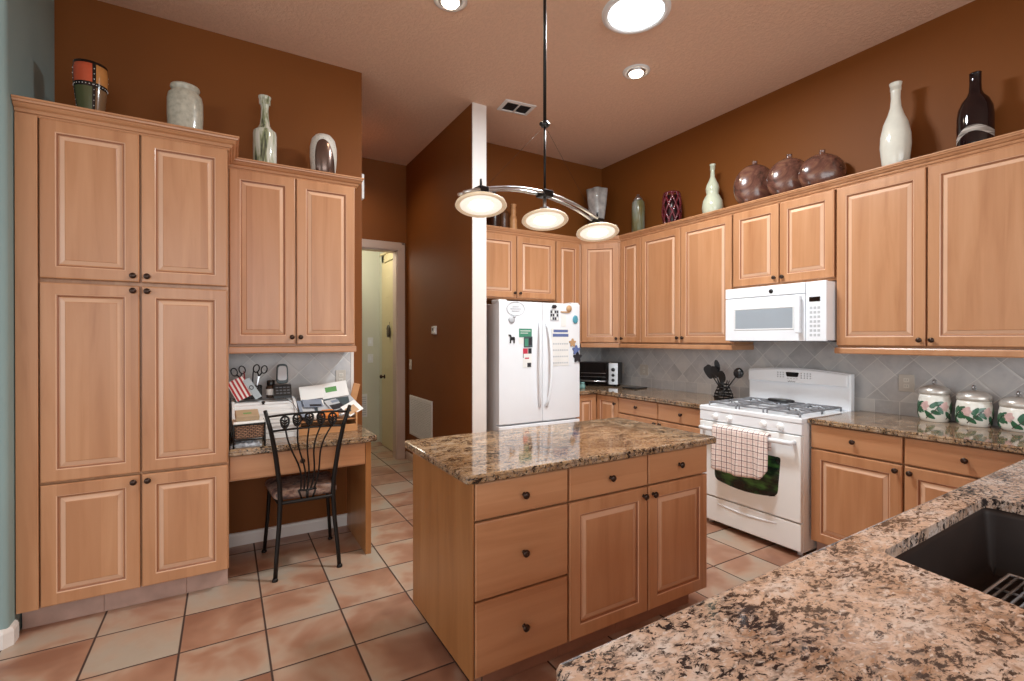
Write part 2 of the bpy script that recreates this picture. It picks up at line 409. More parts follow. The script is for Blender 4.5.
# small room beyond the doorway
mb = MB(); mb.box(XE - .13, 6.8, 0, 1.86, 6.95, 2.9); struct('wall_entry_back', mb, M['wall_pale'])
mb = MB(); mb.box(1.86, YH + .14, 0, 1.96, 6.95, 2.9); struct('wall_entry_right', mb, M['wall_pale'])
mb = MB(); mb.box(XE - .25, YH + .14, 0, XE - .131, 6.95, 2.9); struct('wall_entry_left', mb, M['wall_pale'])
mb = MB(); mb.box(XE - .25, YH + .14, 2.9, 1.96, 6.95, 2.98); struct('ceiling_entry', mb, M['wall_pale'])
point_light('entry_fill_light', (1.25, 6.1, 2.6), 17, (1, .97, .84), .12)  # added light that brightens the entry room; no fixture there
# six panel door on the right-hand wall of that room
d = tag(bpy.data.objects.new('door_1', None), kind='structure'); C.objects.link(d); d.location = (1.858, 6.46, 0)
mb = MB()   # local x runs along -Y world is awkward, so built straight in world-aligned metres: face at x = 0 looking -X
y0, y1, zt = -.76, 0, 2.44
mb.box(-.035, y0, .012, -.002, y1, zt, .002)
for (a0, a1) in ((-.70, -.42), (-.34, -.06)):
    for (b0, b1) in ((.2, .86), (1.0, 1.8), (1.93, 2.3)):
        rl = []
        for dd, xx in ((0, -.0351), (.012, -.029), (.03, -.029), (.05, -.035), (.055, -.036)):
            rl.append([(xx, a0 + dd, b0 + dd), (xx, a1 - dd, b0 + dd), (xx, a1 - dd, b1 - dd), (xx, a0 + dd, b1 - dd)])
        mb.rings(rl, cap0=False)
leaf = mb.build('door_panel', M['door_paint'], d)
mb = MB(); mb.lathe([(.002, .07), (.02, .068), (.028, .055), (.024, .04), (.012, .03), (.012, .012), (.028, .008), (.03, 0)], (-.036, -.06, .94), 16, 'x'); 
mb2 = MB(); mb2.lathe([(.028, 0), (.028, -.008), (.011, -.012), (.011, -.03), (.024, -.042), (.026, -.055), (.016, -.066), (.001, -.068)], (-.036, -.06, .94), 16, 'x')
mb2.build('door_handle', M['knob'], leaf)
mb = MB(); mb.box(-.03, .002, 0, 0, .1, 2.56, .005); mb.box(-.03, -.78, 2.46, 0, .1, 2.56, .005); mb.box(-.05, -.8, 2.56, 0, .13, 2.59, .006)
mb.build('door_frame', M['door_paint'], d)

# baseboards
BP = [(0, 0), (.016, 0), (.016, .068), (.010, .084), (0, .088)]
mb = MB(); mb.sweep([(.02, YW), (XE - .1, YW)], BP); struct('baseboard_desk', mb, M['white_trim'])
mb = MB(); mb.sweep([(-4.1, 3.14), (XG - .02, 3.14), (XG, 3.16), (XG, 3.22)], [(a, b * 1.0) for a, b in BP]); struct('baseboard_left', mb, M['white_trim'])
mb = MB(); mb.sweep([(XP0, YP + .02), (XP0, YH)][::-1], BP); struct('baseboard_hall', mb, M['casing'])
mb = MB(); mb.sweep([(XE, YH), (XE, YW - .0)][::-1], BP); struct('baseboard_hall_left', mb, M['casing'])
# backsplashes
mb = MB(); mb.box(XR - .010, .6, .9, XR - .001, YB, 1.9); struct('wall_backsplash_range', mb, M['splash_y'])
mb = MB(); mb.box(3.045, YB - .010, .9, XR - .01, YB - .001, 1.9); struct('wall_backsplash_corner', mb, M['splash_x'])
mb = MB(); mb.box(.016, YW - .010, .78, .835, YW - .001, 1.42); struct('wall_backsplash_desk', mb, M['splash_x'])
mb = MB(); mb.box(.836, YW - .012, .78, .86, YW - .001, 1.36, .003); struct('trim_2', mb, M['white_trim'])

# ------------------------------------------------------------------ cabinet parts
def door_mesh(x0, x1, z0, z1, y=0.0, raised=True, t=.02, fw=.058):
    """nested rectangles: rounded edge, frame, sunk moulding, raised field; face at y looking -Y"""
    m_ = MB(); g = .0024
    x0 += g; x1 -= g; z0 += g; z1 -= g
    st = [(0, t), (0, .005), (.002, .0015), (.006, 0)]
    if raised:
        st += [(fw, 0), (fw + .004, .0028), (fw + .0085, .0045), (fw + .0105, .0105), (fw + .015, .0115), (fw + .035, .004), (fw + .0375, .0022), (fw + .041, .002)]
    rl = [[(x0 + d, y + h, z0 + d), (x1 - d, y + h, z0 + d), (x1 - d, y + h, z1 - d), (x0 + d, y + h, z1 - d)] for d, h in st]
    if not raised: m_.rings(rl); return m_
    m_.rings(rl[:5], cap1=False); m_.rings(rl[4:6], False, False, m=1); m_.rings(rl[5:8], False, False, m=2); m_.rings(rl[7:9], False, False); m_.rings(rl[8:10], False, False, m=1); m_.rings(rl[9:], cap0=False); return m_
def knob_mesh(x, z, y=0.0):
    m_ = MB(); m_.lathe([(.009, 0), (.0085, .003), (.0055, .006), (.0055, .013), (.012, .017), (.0155, .021), (.0155, .025), (.011, .029), (.004, .031), (.0005, .0312)], (0, 0, 0), 16, 'y')
    return m_
KN = {}
def add_front(root, kind, x0, x1, z0, z1, knob=None, name=None, t=.02):
    """kind 'door' (vertical grain, raised) or 'drawer' (flat, horizontal grain); knob (x, z)"""
    p = door_mesh(x0, x1, z0, z1, 0, kind == 'door', t).build(name or kind, [M['wood'], M['bead_highlight'], M['moulding']] if kind == 'door' else M['wood_h'], root)
    if knob:
        if 'k' not in KN: k = KN['k'] = knob_mesh(0, 0).build('knob', M['knob'], p)
        else: k = KN['k'].copy(); C.objects.link(k); k.parent = p
        k.location = (knob[0], .001, knob[1])
    return p
def cabinet(name, label, loc, rz, x0, x1, depth, z0, z1, fronts, group=None, cat='cabinet', toe=None, side=None):
    """front faces at local y = 0 looking -Y, carcass from y = .021 to depth"""
    r = thing(name, label, cat, loc, rz, group)
    m_ = MB(); m_.box(x0, .030, z0, x1, depth, z1, .001)
    m_.build('body', side or M['wood'], r)
    for f in fronts: add_front(r, *f)
    if toe:
        m_ = MB(); m_.box(toe[0], toe[2], 0, toe[1], toe[2] + .02, z0, .002); m_.build('toe_kick', M['toe_tile'], r)
    return r
def kn(xr, z): return (xr, z)

# pantry
P0 = (0, 3.22, 0)
pantry = cabinet('pantry_cabinet', 'tall maple pantry cabinet with six raised panel doors at the left wall', P0, 0, XG + .004, .016, .64, .112, 2.53, [
    ('door', -.786, -.390, .114, .719, (-.418, .685)), ('door', -.386, .013, .114, .719, (-.358, .685)),
    ('door', -.786, -.390, .727, 1.722, (-.418, 1.693)), ('door', -.386, .013, .727, 1.722, (-.358, 1.693)),
    ('door', -.786, -.390, 1.738, 2.527, (-.418, 1.772)), ('door', -.386, .013, 1.738, 2.527, (-.358, 1.772))])
mb = MB(); mb.box(XG + .004, .0, .112, -.790, .021, 2.53, .002); mb.build('filler_strip', M['wood'], pantry)
mb = MB()
for a, b in ((-.868, -.553), (-.549, -.192), (-.188, .010)): mb.box(a, .07, .001, b, .09, .110, .002)
mb.box(-.868, .0735, 0, .008, .62, .108); mb.build('toe_kick', M['toe_tile'], pantry)
CR = [(0, 0), (.005, 0), (.008, .006), (.008, .012), (.015, .014), (.019, .024), (.019, .028), (.029, .034), (.036, .044), (.036, .048), (.045, .051), (.047, .060), (.052, .062), (.052, .070), (0, .070)]
def crown(path, z, sc=1.0): return MB().sweep(path, [(a * sc, z + b * sc) for a, b in CR])
mb = crown([(XG + .003, .018), (.016, .018), (.016, .300)], 2.524, 1.06); mb.box(XG + .004, .02, 2.55, .015, .64, 2.575)
mb.build('crown', M['wood_h'], pantry)

# desk wall cabinet
dwc = cabinet('wall_cabinet', 'maple two door wall cabinet above the desk nook', (0, 3.54, 0), 0, .019, .80, .325, 1.392, 2.527, [
    ('door', .020, .407, 1.402, 2.52, (.383, 1.452)), ('door', .411, .797, 1.402, 2.52, (.436, 1.452))])
mb = MB(); mb.sweep([(.020, .014), (.80, .014), (.80, .32)], [(-.016, 1.346), (.004, 1.346), (.006, 1.352), (.006, 1.384), (.002, 1.391), (-.016, 1.391)]); mb.build('light_rail', M['wood_h'], dwc)
mb = crown([(.02, .018), (.802, .018), (.802, .325)], 2.516, .98); mb.box(.021, .02, 2.54, .80, .325, 2.565); mb.build('crown', M['wood_h'], dwc)

# built-in desk
desk = thing('desk', 'built-in maple desk with one wide drawer and a side panel beside the pantry', 'desk', (0, 3.27, 0))
mb = MB(); mb.box(.017, .021, .60, .80, .56, .755, .001); mb.build('apron', M['wood_h'], desk)
add_front(desk, 'drawer', .017, .803, .606, .752, (.412, .682))
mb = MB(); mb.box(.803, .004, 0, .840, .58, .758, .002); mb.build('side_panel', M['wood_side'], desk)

# granite tops: profile of a slab with eased edges
def slab(poly, z0=.876, z1=.914, holes=None, e=.008):
    m_ = MB(); st = [(.004, z0), (0, z0 + .005), (0, z0 + .016), (.003, z0 + .019), (0, z0 + .022), (0, z1 - .008), (.003, z1 - .002), (.009, z1)]
    rl = [[(x, y, z) for x, y in inset(poly, d)] for d, z in st]
    if not holes: return m_.rings(rl)
    m_.rings(rl, cap0=False, cap1=False)
    for r, z in ((rl[0], z0), (rl[-1], z1)):
        hs = [[(x, y, z) for x, y in h] for h in holes]
        pts = list(r) + [p for h in hs for p in h]
        for t in tessellate_polygon([[Vector(p) for p in r]] + [[Vector(p) for p in h] for h in hs]): m_.add([pts[i] for i in t], [(0, 1, 2)])
    for h in holes:
        st2 = [(.0, z0), (0, z0 + .012), (0, z1 - .006), (0, z1)]
        m_.rings([[(x, y, z) for x, y in h] for _, z in st2], cap0=False, cap1=False)
    return m_
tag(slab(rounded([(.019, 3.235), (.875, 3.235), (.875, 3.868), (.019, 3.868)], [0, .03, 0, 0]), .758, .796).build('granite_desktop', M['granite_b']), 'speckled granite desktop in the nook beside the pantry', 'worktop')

# ------------------------------------------------------------------ kitchen cabinets along the range wall and back wall
RZ = -PI / 2
UF, BF = 3.67, 3.31
UD = XR - UF - .013
ZU0, ZU1 = 1.398, 2.492
cabinet('narrow_wall_cabinet', 'narrow single door wall cabinet just right of the diagonal corner cabinet', (UF, 3.905, 0), RZ, .002, .298, UD, 1.39, 2.495, [('door', .004, .297, 1.40, 2.488, (.03, 1.445))])
cabinet('wall_cabinet', 'two door wall cabinet left of the microwave, third from the corner', (UF, 3.605, 0), RZ, .002, 1.038, UD, 1.39, 2.495, [('door', .004, .500, 1.40, 2.488, (.472, 1.45)), ('door', .504, 1.036, 1.40, 2.488, (.534, 1.45))])
cabinet('short_wall_cabinet', 'short two door wall cabinet directly above the white microwave', (UF, 2.563, 0), RZ, .002, .796, UD, 1.852, 2.495, [('door', .004, .397, 1.872, 2.488, (.367, 1.915)), ('door', .401, .794, 1.872, 2.488, (.431, 1.915))])
cabinet('wall_cabinet', 'large two door wall cabinet right of the microwave above the canisters', (UF, 1.762, 0), RZ, .002, 1.062, UD, 1.382, 2.495, [('door', .004, .508, 1.392, 2.488, (.480, 1.432)), ('door', .513, 1.058, 1.392, 2.488, (.541, 1.432))])
# diagonal corner wall cabinet: five sided plan
dg = thing('corner_wall_cabinet', 'diagonal corner wall cabinet with one door between fridge and range runs', 'cabinet', (3.367, 4.212, 0), -PI / 4)
Minv = Matrix.Rotation(PI / 4, 2)
def loc2(x, y): v = Minv @ Vector((x - 3.367, y - 4.212)); return (v.x, v.y)
dl = math.hypot(3.67 - 3.367, 4.212 - 3.909)
mb = MB(); mb.prism([(.002, .021), (dl - .002, .021), loc2(3.69, 3.909), loc2(XR - .012, 3.909), loc2(XR - .012, YB - .012), loc2(3.369, YB - .012), loc2(3.369, 4.233)], 1.39, 2.495); mb.build('body', M['wood'], dg)
add_front(dg, 'door', .012, dl - .012, 1.40, 2.488, (dl - .042, 1.445))
mb = MB(); mb.box(0.004, .008, 1.346, dl - .004, .024, 1.391, .003); mb.build('light_rail', M['wood_h'], dg)
cabinet('over_fridge_cabinet', 'two door wall cabinet above the white refrigerator', (0, 4.212, 0), 0, 2.026, 3.040, YB - 4.212 - .003, 1.845, 2.495, [('door', 2.050, 2.550, 1.857, 2.488, (2.520, 1.905)), ('door', 2.554, 3.036, 1.857, 2.488, (2.586, 1.905))])
cabinet('narrow_wall_cabinet', 'narrow single door wall cabinet between fridge cabinet and diagonal corner cabinet', (0, 4.212, 0), 0, 3.042, 3.365, YB - 4.212 - .012, 1.39, 2.495, [('door', 3.046, 3.362, 1.40, 2.488, None)])
# continuous light rails under the range wall cabinets
LR = [(-.018, 1.346), (.002, 1.346), (.005, 1.352), (.005, 1.380), (.001, 1.388), (-.018, 1.388)]
mb = MB(); mb.sweep([(UF, 3.905), (UF, 2.566), (XR - .015, 2.566)], LR); tag(mb.build('light_rail', M['wood_h']), 'long maple light rail under the wall cabinets left of the microwave', 'moulding')
mb = MB(); mb.sweep([(XR - .015, 1.760), (UF, 1.760), (UF, .70)], [(a, b - .008) for a, b in LR]); tag(mb.build('light_rail', M['wood_h']), 'maple light rail under the large wall cabinet right of the microwave', 'moulding')
# continuous crown with the boarded top the vases stand on
mb = crown([(2.027, 4.230), (3.375, 4.230), (3.688, 3.917), (3.688, .70)], 2.486, .92)
tag(mb.build('crown_moulding', M['wood_h']), 'continuous maple crown moulding along the top of the kitchen wall cabinets', 'moulding')
ZT = 2.535
mb = MB(); mb.prism([(2.027, 4.235), (3.375, 4.235), (3.692, 3.918), (3.692, .70), (XR - .002, .70), (XR - .002, YB - .002), (2.027, YB - .002)], 2.498, ZT)
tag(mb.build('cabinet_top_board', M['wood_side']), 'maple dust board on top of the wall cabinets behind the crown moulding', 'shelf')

# base cabinets
BD = XR - BF - .003
cabinet('base_cabinet', 'maple base cabinet with two drawers and two doors right of the range', (BF, 1.742, 0), RZ, .002, 1.10, BD, .112, .887, [
    ('drawer', .004, .507, .727, .882, (.256, .808)), ('drawer', .513, 1.098, .727, .882, (.78, .808)),
    ('door', .004, .507, .116, .721, (.476, .685)), ('door', .513, 1.098, .116, .721, (.545, .685))], toe=(.004, 1.09, .075))
cabinet('base_cabinet', 'maple base cabinet with two drawers left of the range', (BF, 3.556, 0), RZ, .002, 1.02, BD, .112, .875, [
    ('drawer', .004, .505, .720, .870, (.252, .80)), ('drawer', .511, 1.018, .720, .870, (.77, .80)),
    ('door', .004, .505, .116, .713, (.478, .68)), ('door', .511, 1.018, .116, .713, (.54, .68))], toe=(.004, 1.01, .075))
lz = thing('corner_base_cabinet', 'inside corner base cabinet with two hinged doors behind the refrigerator', 'cabinet', (0, 0, 0))
mb = MB(); mb.prism([(3.05, 3.893), (3.333, 3.893), (3.333, 3.560), (XR - .003, 3.560), (XR - .003, YB - .003), (3.05, YB - .003)], .112, .875); mb.build('body', M['wood'], lz)
mb = MB(); mb.prism([(3.05, 3.953), (3.393, 3.953), (3.393, 3.560), (XR - .01, 3.560), (XR - .01, YB - .01), (3.05, YB - .01)], 0, .112); mb.build('toe_kick', M['toe_tile'], lz)
dd_ = door_mesh(3.052, 3.308, .116, .870, 3.872).build('door', [M['wood'], M['bead_highlight'], M['moulding']], lz)
dd_ = door_mesh(0, .31, .116, .870, 0, fw=.05).build('door', [M['wood'], M['bead_highlight'], M['moulding']], lz, (3.312, 3.870, 0), (0, 0, RZ))
k = KN['k'].copy(); C.objects.link(k); k.parent = dd_; k.location = (.275, .001, .80)

# countertops
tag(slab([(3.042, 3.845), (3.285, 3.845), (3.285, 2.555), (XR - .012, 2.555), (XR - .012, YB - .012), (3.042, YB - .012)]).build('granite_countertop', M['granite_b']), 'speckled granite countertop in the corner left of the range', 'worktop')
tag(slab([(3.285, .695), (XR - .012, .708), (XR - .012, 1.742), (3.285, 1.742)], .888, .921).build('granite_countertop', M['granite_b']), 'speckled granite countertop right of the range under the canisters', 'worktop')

# ------------------------------------------------------------------ island
isl = thing('kitchen_island', 'freestanding maple island cabinet with five drawers and two doors', 'island', (0, 1.70, 0))
mb = MB(); mb.box(.836, .030, .100, 2.226, .70, .883, .001); mb.build('body', M['wood'], isl)
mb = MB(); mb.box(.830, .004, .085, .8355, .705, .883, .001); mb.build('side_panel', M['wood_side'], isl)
for f in [('drawer', .838, 1.294, .102, .402, (1.064, .25)), ('drawer', .838, 1.294, .405, .718, (1.064, .557)), ('drawer', .838, 1.294, .722, .872, (1.064, .796)),
          ('drawer', 1.299, 1.780, .722, .872, (1.538, .796)), ('drawer', 1.784, 2.226, .722, .872, (2.005, .796)),
          ('door', 1.299, 1.780, .102, .718, (1.750, .675)), ('door', 1.784, 2.226, .102, .718, (1.815, .675))]: add_front(isl, *f)
mb = MB()
for a, b in ((.91, 1.288), (1.292, 1.636), (1.640, 2.17)): mb.box(a, .076, 0, b, .09, .099, .002)
mb.box(.91, .0785, 0, 2.17, .64, .099); mb.build('toe_kick', M['toe_brown'], isl)
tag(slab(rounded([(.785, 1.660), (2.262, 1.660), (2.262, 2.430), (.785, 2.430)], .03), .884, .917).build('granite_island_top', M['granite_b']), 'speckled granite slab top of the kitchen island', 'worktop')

# ------------------------------------------------------------------ peninsula with the sink
hole = rounded([(1.300, .105), (2.17, .105), (2.17, .582), (1.388, .562)], .032, 6)
tag(slab(rounded([(.452, -.36), (XR - .012, -.36), (XR - .012, .704), (.452, .638)], [.02, 0, 0, .022]), .882, holes=[hole]).build('granite_peninsula_top', M['granite']), 'large speckled granite peninsula top around the dark sink in the foreground', 'worktop')
pen = thing('peninsula_cabinet', 'maple base cabinet under the foreground peninsula', 'cabinet', (3.26, .620, 0), PI)
mb = MB(); mb.box(.0, .021, .112, 1.10, .62, .62, .001); mb.box(.0, .021, .62, 1.10, .03, .875); mb.box(1.96, .021, .112, 2.72, .62, .875, .001); mb.box(1.10, .021, .112, 1.96, .62, .62, .001); mb.box(1.10, .021, .62, 1.96, .026, .874); mb.box(0, .60, .112, 2.72, .62, .875)
mb.build('body', M['wood'], pen)
for f in [('door', .05, .55, .116, .87, (.52, .83)), ('door', .555, 1.10, .116, .87, (.585, .83)), ('door', 1.106, 1.53, .116, .87, (1.50, .83)), ('door', 1.535, 1.96, .116, .87, (1.565, .83)), ('drawer', 1.966, 2.715, .70, .87, (2.34, .785)), ('door', 1.966, 2.715, .116, .69, (2.0, .65))]: add_front(pen, *f)
mb = MB(); mb.box(.01, .08, 0, 2.66, .60, .111); mb.build('toe_kick', M['toe_tile'], pen)
sink = thing('kitchen_sink', 'dark undermount sink bowl set into the foreground peninsula', 'sink', (0, 0, 0))
mb = MB(); h2 = inset(hole, -.004)
outer = [[(x, y, .8815) for x, y in inset(hole, -.008)], [(x, y, .8815) for x, y in h2], [(x, y, .86) for x, y in inset(hole, -.001)], [(x, y, .70) for x, y in inset(hole, .012)], [(x, y, .675) for x, y in inset(hole, .03)]]
mb.rings(outer, cap0=False, cap1=True, smooth=True)
mb.rings([[(x, y, .8815) for x, y in inset(hole, -.008)], [(x, y, .84) for x, y in inset(hole, -.008)], [(x, y, .665) for x, y in inset(hole, -.01)]], cap0=False, cap1=True)
mb.build('bowl', M['sink'], sink)
mb = MB(); mb.lathe([(.001, .004), (.03, .003), (.042, .006), (.045, .001), (.045, -.002)], (1.75, .33, .676), 24); mb.build('drain', M['steel'], sink)
mb = MB(); z = .715
gx0, gx1, gy0, gy1 = 1.62, 2.07, .15, .50
mb.tube([(gx0, gy0, z), (gx1, gy0, z), (gx1, gy1, z), (gx0, gy1, z)], .005, 8, closed=True)
for i in range(1, 18): mb.tube([(gx0, gy0 + (gy1 - gy0) * i / 18, z), (gx1, gy0 + (gy1 - gy0) * i / 18, z)], .0036, 6)
for x in (gx0 + .13, gx1 - .13): mb.tube([(x, gy0, z - .006), (x, gy1, z - .006)], .004, 6)
for x in (gx0 + .06, gx1 - .06):
    for y in (gy0 + .05, gy1 - .05): mb.tube([(x, y, z - .004), (x, y, .677)], .006, 6)
tag(mb.build('sink_grid', M['wire']), 'chrome wire grid standing in the bottom of the dark sink', 'rack')

# ------------------------------------------------------------------ refrigerator
fx0, fx1, fy = 2.120, 3.036, 3.80
fr = thing('refrigerator', 'white french door refrigerator covered with magnets and papers', 'refrigerator', (0, fy, 0))
mb = MB(); mb.box(fx0 + .004, .07, .03, fx1 - .004, .745, 1.765, .006); mb.build('body', M['white'], fr)
def bowed(x0, x1, z0, z1, bow=.008):
    m_ = MB(); n = 10; rows = []
    for i in range(n + 1):
        t = i / n; rows.append((x0 + (x1 - x0) * t, bow * (1 - 4 * t * (1 - t)) if bow else 0))
    pl = [(x, y) for x, y in rows] + [(x1, .064), (x0, .064)]
    m_.rings([[(x, y, z) for x, y in inset(pl, d)] for d, z in ((.006, z0), (0, z0 + .006), (0, z1 - .006), (.006, z1))], smooth=False); return m_
xs = 2.591
dl_ = bowed(fx0, xs - .002, .66, 1.785).build('door', M['white'], fr); dr_ = bowed(xs + .002, fx1, .66, 1.785).build('door', M['white'], fr)
fz = bowed(fx0, fx1, .10, .645).build('freezer_drawer', M['white'], fr)
mb = MB(); mb.box(fx0 + .02, .06, .02, fx1 - .02, .10, .095); mb.build('grille', M['grey_line'], fr)
for p, sg in ((dl_, -1), (dr_, 1)):
    x = xs + sg * .036; pts = []
    for i in range(15):
        t = i / 14; zz = .80 + (1.60 - .80) * t; b = math.sin(PI * t) ** .55
        pts.append((x + sg * .028 * b, .004 - .058 * b, zz))
    MB().tube(pts, [.014 if 0 < i < 14 else .018 for i in range(15)], 10, flat=.8).build('handle', M['white'], p)
MB().tube([(fx0 + .1, .004, .60), (fx0 + .12, -.045, .605), (fx1 - .12, -.045, .605), (fx1 - .1, .004, .60)], .013, 10).build('handle', M['white'], fz)
for x in (fx0 + .045, fx1 - .045):
    mb = MB(); mb.box(x - .045, .02, 1.765, x + .045, .16, 1.80, .008); mb.build('hinge_cover', M['white2'], fr)
def flat(name, x0, x1, z0, z1, m_, label, cat, y=-.0015, t=.002, extra=None, group='magnets and papers on the fridge'):
    o = MB(); o.box(x0, fy + y - t, z0, x1, fy + y, z1)
    if extra:
        for (a0, b0, a1, b1, mi) in extra: o.box(x0 + (x1 - x0) * a0, fy + y - t - .0006, z0 + (z1 - z0) * b0, x0 + (x1 - x0) * a1, fy + y - t + .0002, z0 + (z1 - z0) * b1, m=mi)
    return tag(o.build(name, m_), label, cat, group)
C8 = plain('print_grey_blue', srgb(134, 142, 158), .5); C1 = plain('print_teal_green', srgb(70, 140, 112), .6); C2 = plain('print_slate', srgb(70, 82, 86), .5); C3 = plain('print_red', srgb(196, 50, 74), .5); C4 = plain('print_blue', srgb(96, 112, 160), .5); C5 = plain('print_dark', srgb(40, 38, 44), .5); C6 = plain('print_tan', srgb(190, 150, 110), .6); C7 = plain('print_teal', srgb(80, 150, 168), .5)
rnd = random.Random(3)
# ring magnet: pale outline oval
mb = MB(); mb.tube([(2.288 + .094 * math.cos(2 * PI * i / 28), fy - .0035, 1.717 + .062 * math.sin(2 * PI * i / 28)) for i in range(28)], .0025, 6, closed=True)
for i, w_ in enumerate((.05, .085, .06)): mb.box(2.288 - w_ * .7, fy - .004, 1.733 - i * .02, 2.288 + w_ * .7, fy - .002, 1.739 - i * .02)
tag(mb.build('oval_magnet', M['light_grey']), 'large pale oval outline magnet at the upper left of the fridge', 'magnet', 'magnets and papers on the fridge')
mb = MB(); mb.lathe([(.032, -.003), (.034, 0), (.028, .008), (.012, .012), (.001, .012)], (2.245, fy - .003, 1.615), 18, 'y'); mb.lathe([(.010, -.002), (.014, .008), (.001, .014)], (2.268, fy - .004, 1.642), 10, 'y')
tag(mb.build('shell_magnet', M['light_grey']), 'small grey white rounded magnet below the oval one', 'magnet', 'magnets and papers on the fridge')
# dog silhouette
dogp = [(.0, .0), (.010, .0), (.012, .03), (.034, .032), (.036, 0), (.046, 0), (.048, .05), (.044, .062), (.016, .060), (.010, .082), (-.010, .084), (-.012, .074), (.002, .068), (.002, .04)]
mb = MB(); mb.rings([[(2.225 + a * 1.1, fy - .002, 1.40 + b * .95) for a, b in dogp], [(2.225 + a * 1.1, fy - .006, 1.40 + b * .95) for a, b in dogp]])
tag(mb.build('dog_magnet', M['black']), 'black standing animal silhouette magnet left of the green card', 'magnet', 'magnets and papers on the fridge')
flat('fridge_card', 2.324, 2.462, 1.455, 1.535, [C1, M['paper']], 'green card stuck on the left fridge door', 'card', extra=[(.1, .7, .9, .78, 1), (.1, .45, .7, .52, 1)])
flat('fridge_paper', 2.322, 2.372, 1.395, 1.452, M['paper'], 'small white slip below the green card on the fridge', 'paper')
flat('fridge_photo', 2.374, 2.468, 1.362, 1.462, [C2, C1, C5], 'dark grey photo overlapping the green card on the fridge', 'photo', y=-.004, extra=[(.1, .1, .5, .8, 1), (.6, .2, .9, .9, 2)])
flat('fridge_card', 2.366, 2.460, 1.175, 1.352, [M['paper'], C3, C5, M['light_grey']], 'white card with red header and dark marks on left fridge door', 'card', extra=[(.0, .72, .55, 1, 1), (.6, .72, 1, 1, 2), (0, .5, .06, .72, 2), (.2, .45, .7, .52, 1), (.5, .02, .95, .24, 2)])
flat('fridge_paper', 2.690, 2.893, 1.180, 1.54, [M['paper'], C4, M['light_grey']], 'white wall calendar page with blue header on right fridge door', 'calendar', extra=[(.06, .78, .98, .86, 1), (.1, .9, .95, .97, 1)] + [(.08 + .13 * i, .06 + .17 * j, .16 + .13 * i, .10 + .17 * j, 2) for i in range(7) for j in range(4)])
flat('fridge_photo', 2.672, 2.772, 1.615, 1.722, [M['light_grey'], C5, M['paper']], 'black and white picture magnet at the top of right fridge door', 'photo', extra=[(.05 + .24 * i, .08 + .3 * j, .22 + .24 * i, .3 + .3 * j, 1 if (i + j) % 3 else 2) for i in range(4) for j in range(3)])
mb = MB(); mb.rings([[(2.688 + a, fy - .002, 1.732 + b) for a, b in ((0, .008), (.02, 0), (.05, .004), (.062, .022), (.045, .036), (.012, .034))], [(2.688 + a, fy - .007, 1.732 + b) for a, b in ((0, .008), (.02, 0), (.05, .004), (.062, .022), (.045, .036), (.012, .034))]])
tag(mb.build('fridge_magnet', C5), 'small dark lumpy magnet above the black and white picture', 'magnet', 'magnets and papers on the fridge')
mb = MB(); mb.lathe([(.03, -.002), (.034, .004), (.02, .016), (.001, .018)], (2.895, fy - .003, 1.735), 14, 'y'); mb.box(2.795, fy - .010, 1.695, 2.90, fy - .002, 1.708, .002)
tag(mb.build('fridge_magnet', C6), 'tan and dark food shaped magnet near the right top of fridge', 'magnet', 'magnets and papers on the fridge')
mb = MB(); mb.rings([[(2.975 + rr * math.cos(a), fy + yy, 1.632 + rr * 1.25 * math.sin(a)) for a in [2 * PI * i / 10 for i in range(10)]] for rr, yy in ((.03, -.001), (.034, -.004), (.026, -.011))])
tag(mb.build('fridge_magnet', C7), 'small teal oval magnet near the right edge of the fridge', 'magnet', 'magnets and papers on the fridge')
flat('fridge_paper', 2.80, 2.86, 1.56, 1.68, M['paper'], 'small white note under the food magnet on right fridge door', 'paper')
for nm, (cx, cz, rr), mm, lb in (('fridge_magnet', (2.940, 1.402, .034), C6, 'brown flower shaped magnet right of the calendar page'), ('fridge_magnet', (2.985, 1.330, .040), C4, 'blue cluster shaped magnet at the right edge beside the calendar'), ('fridge_magnet', (3.000, 1.258, .044), C5, 'black blue flower shaped magnet lowest at the right edge')):
    mb = MB(); pl = [(rr * (1 + .28 * math.sin(5 * a)) * math.cos(a), rr * (1 + .28 * math.sin(5 * a)) * math.sin(a)) for a in [2 * PI * i / 30 for i in range(30)]]
    mb.rings([[(cx + a, fy - .001, cz + b) for a, b in pl], [(cx + a, fy - .008, cz + b) for a, b in pl]]); tag(mb.build(nm, mm), lb, 'magnet', 'magnets and papers on the fridge')

# ------------------------------------------------------------------ microwave (front looks -X; local front -Y)
mw = thing('microwave_oven', 'white over-the-range microwave with a grey window and vertical handle', 'microwave', (3.56, 2.548, 1.418), RZ)
WID = .782
mb = MB(); mb.box(.002, .024, .012, WID - .002, .447, .424, .004); mb.build('body', M['white'], mw)
mb = MB(); mb.box(.02, .03, 0, WID - .02, .42, .012); mb.build('vent_underside', M['grey_line'], mw)
mb = MB(); mb.box(0, .0, .006, .640, .023, .345, .005); mb.box(0, .0, .349, .640, .023, .428, .004)
dm = mb.build('door', M['white'], mw)
rl = [[(a, y, b), (c, y, b), (c, y, e_), (a, y, e_)] for a, c, b, e_, y in ((.078, .564, .088, .264, -.0002), (.082, .560, .092, .260, -.003), (.088, .554, .098, .254, -.003), (.091, .551, .101, .251, -.0008))]
mb = MB(); mb.rings(rl, cap0=False, cap1=False); mb.add(rl[-1], [(0, 1, 2, 3)], m=1); mb.build('window', [M['white2'], M['glass_mw']], dm)
mb = MB(); mb.box(.588, -.042, .062, .622, -.018, .335, .009); mb.box(.594, -.022, .065, .616, .002, .092, .004); mb.box(.594, -.022, .305, .616, .002, .332, .004); mb.build('handle', M['white'], dm)
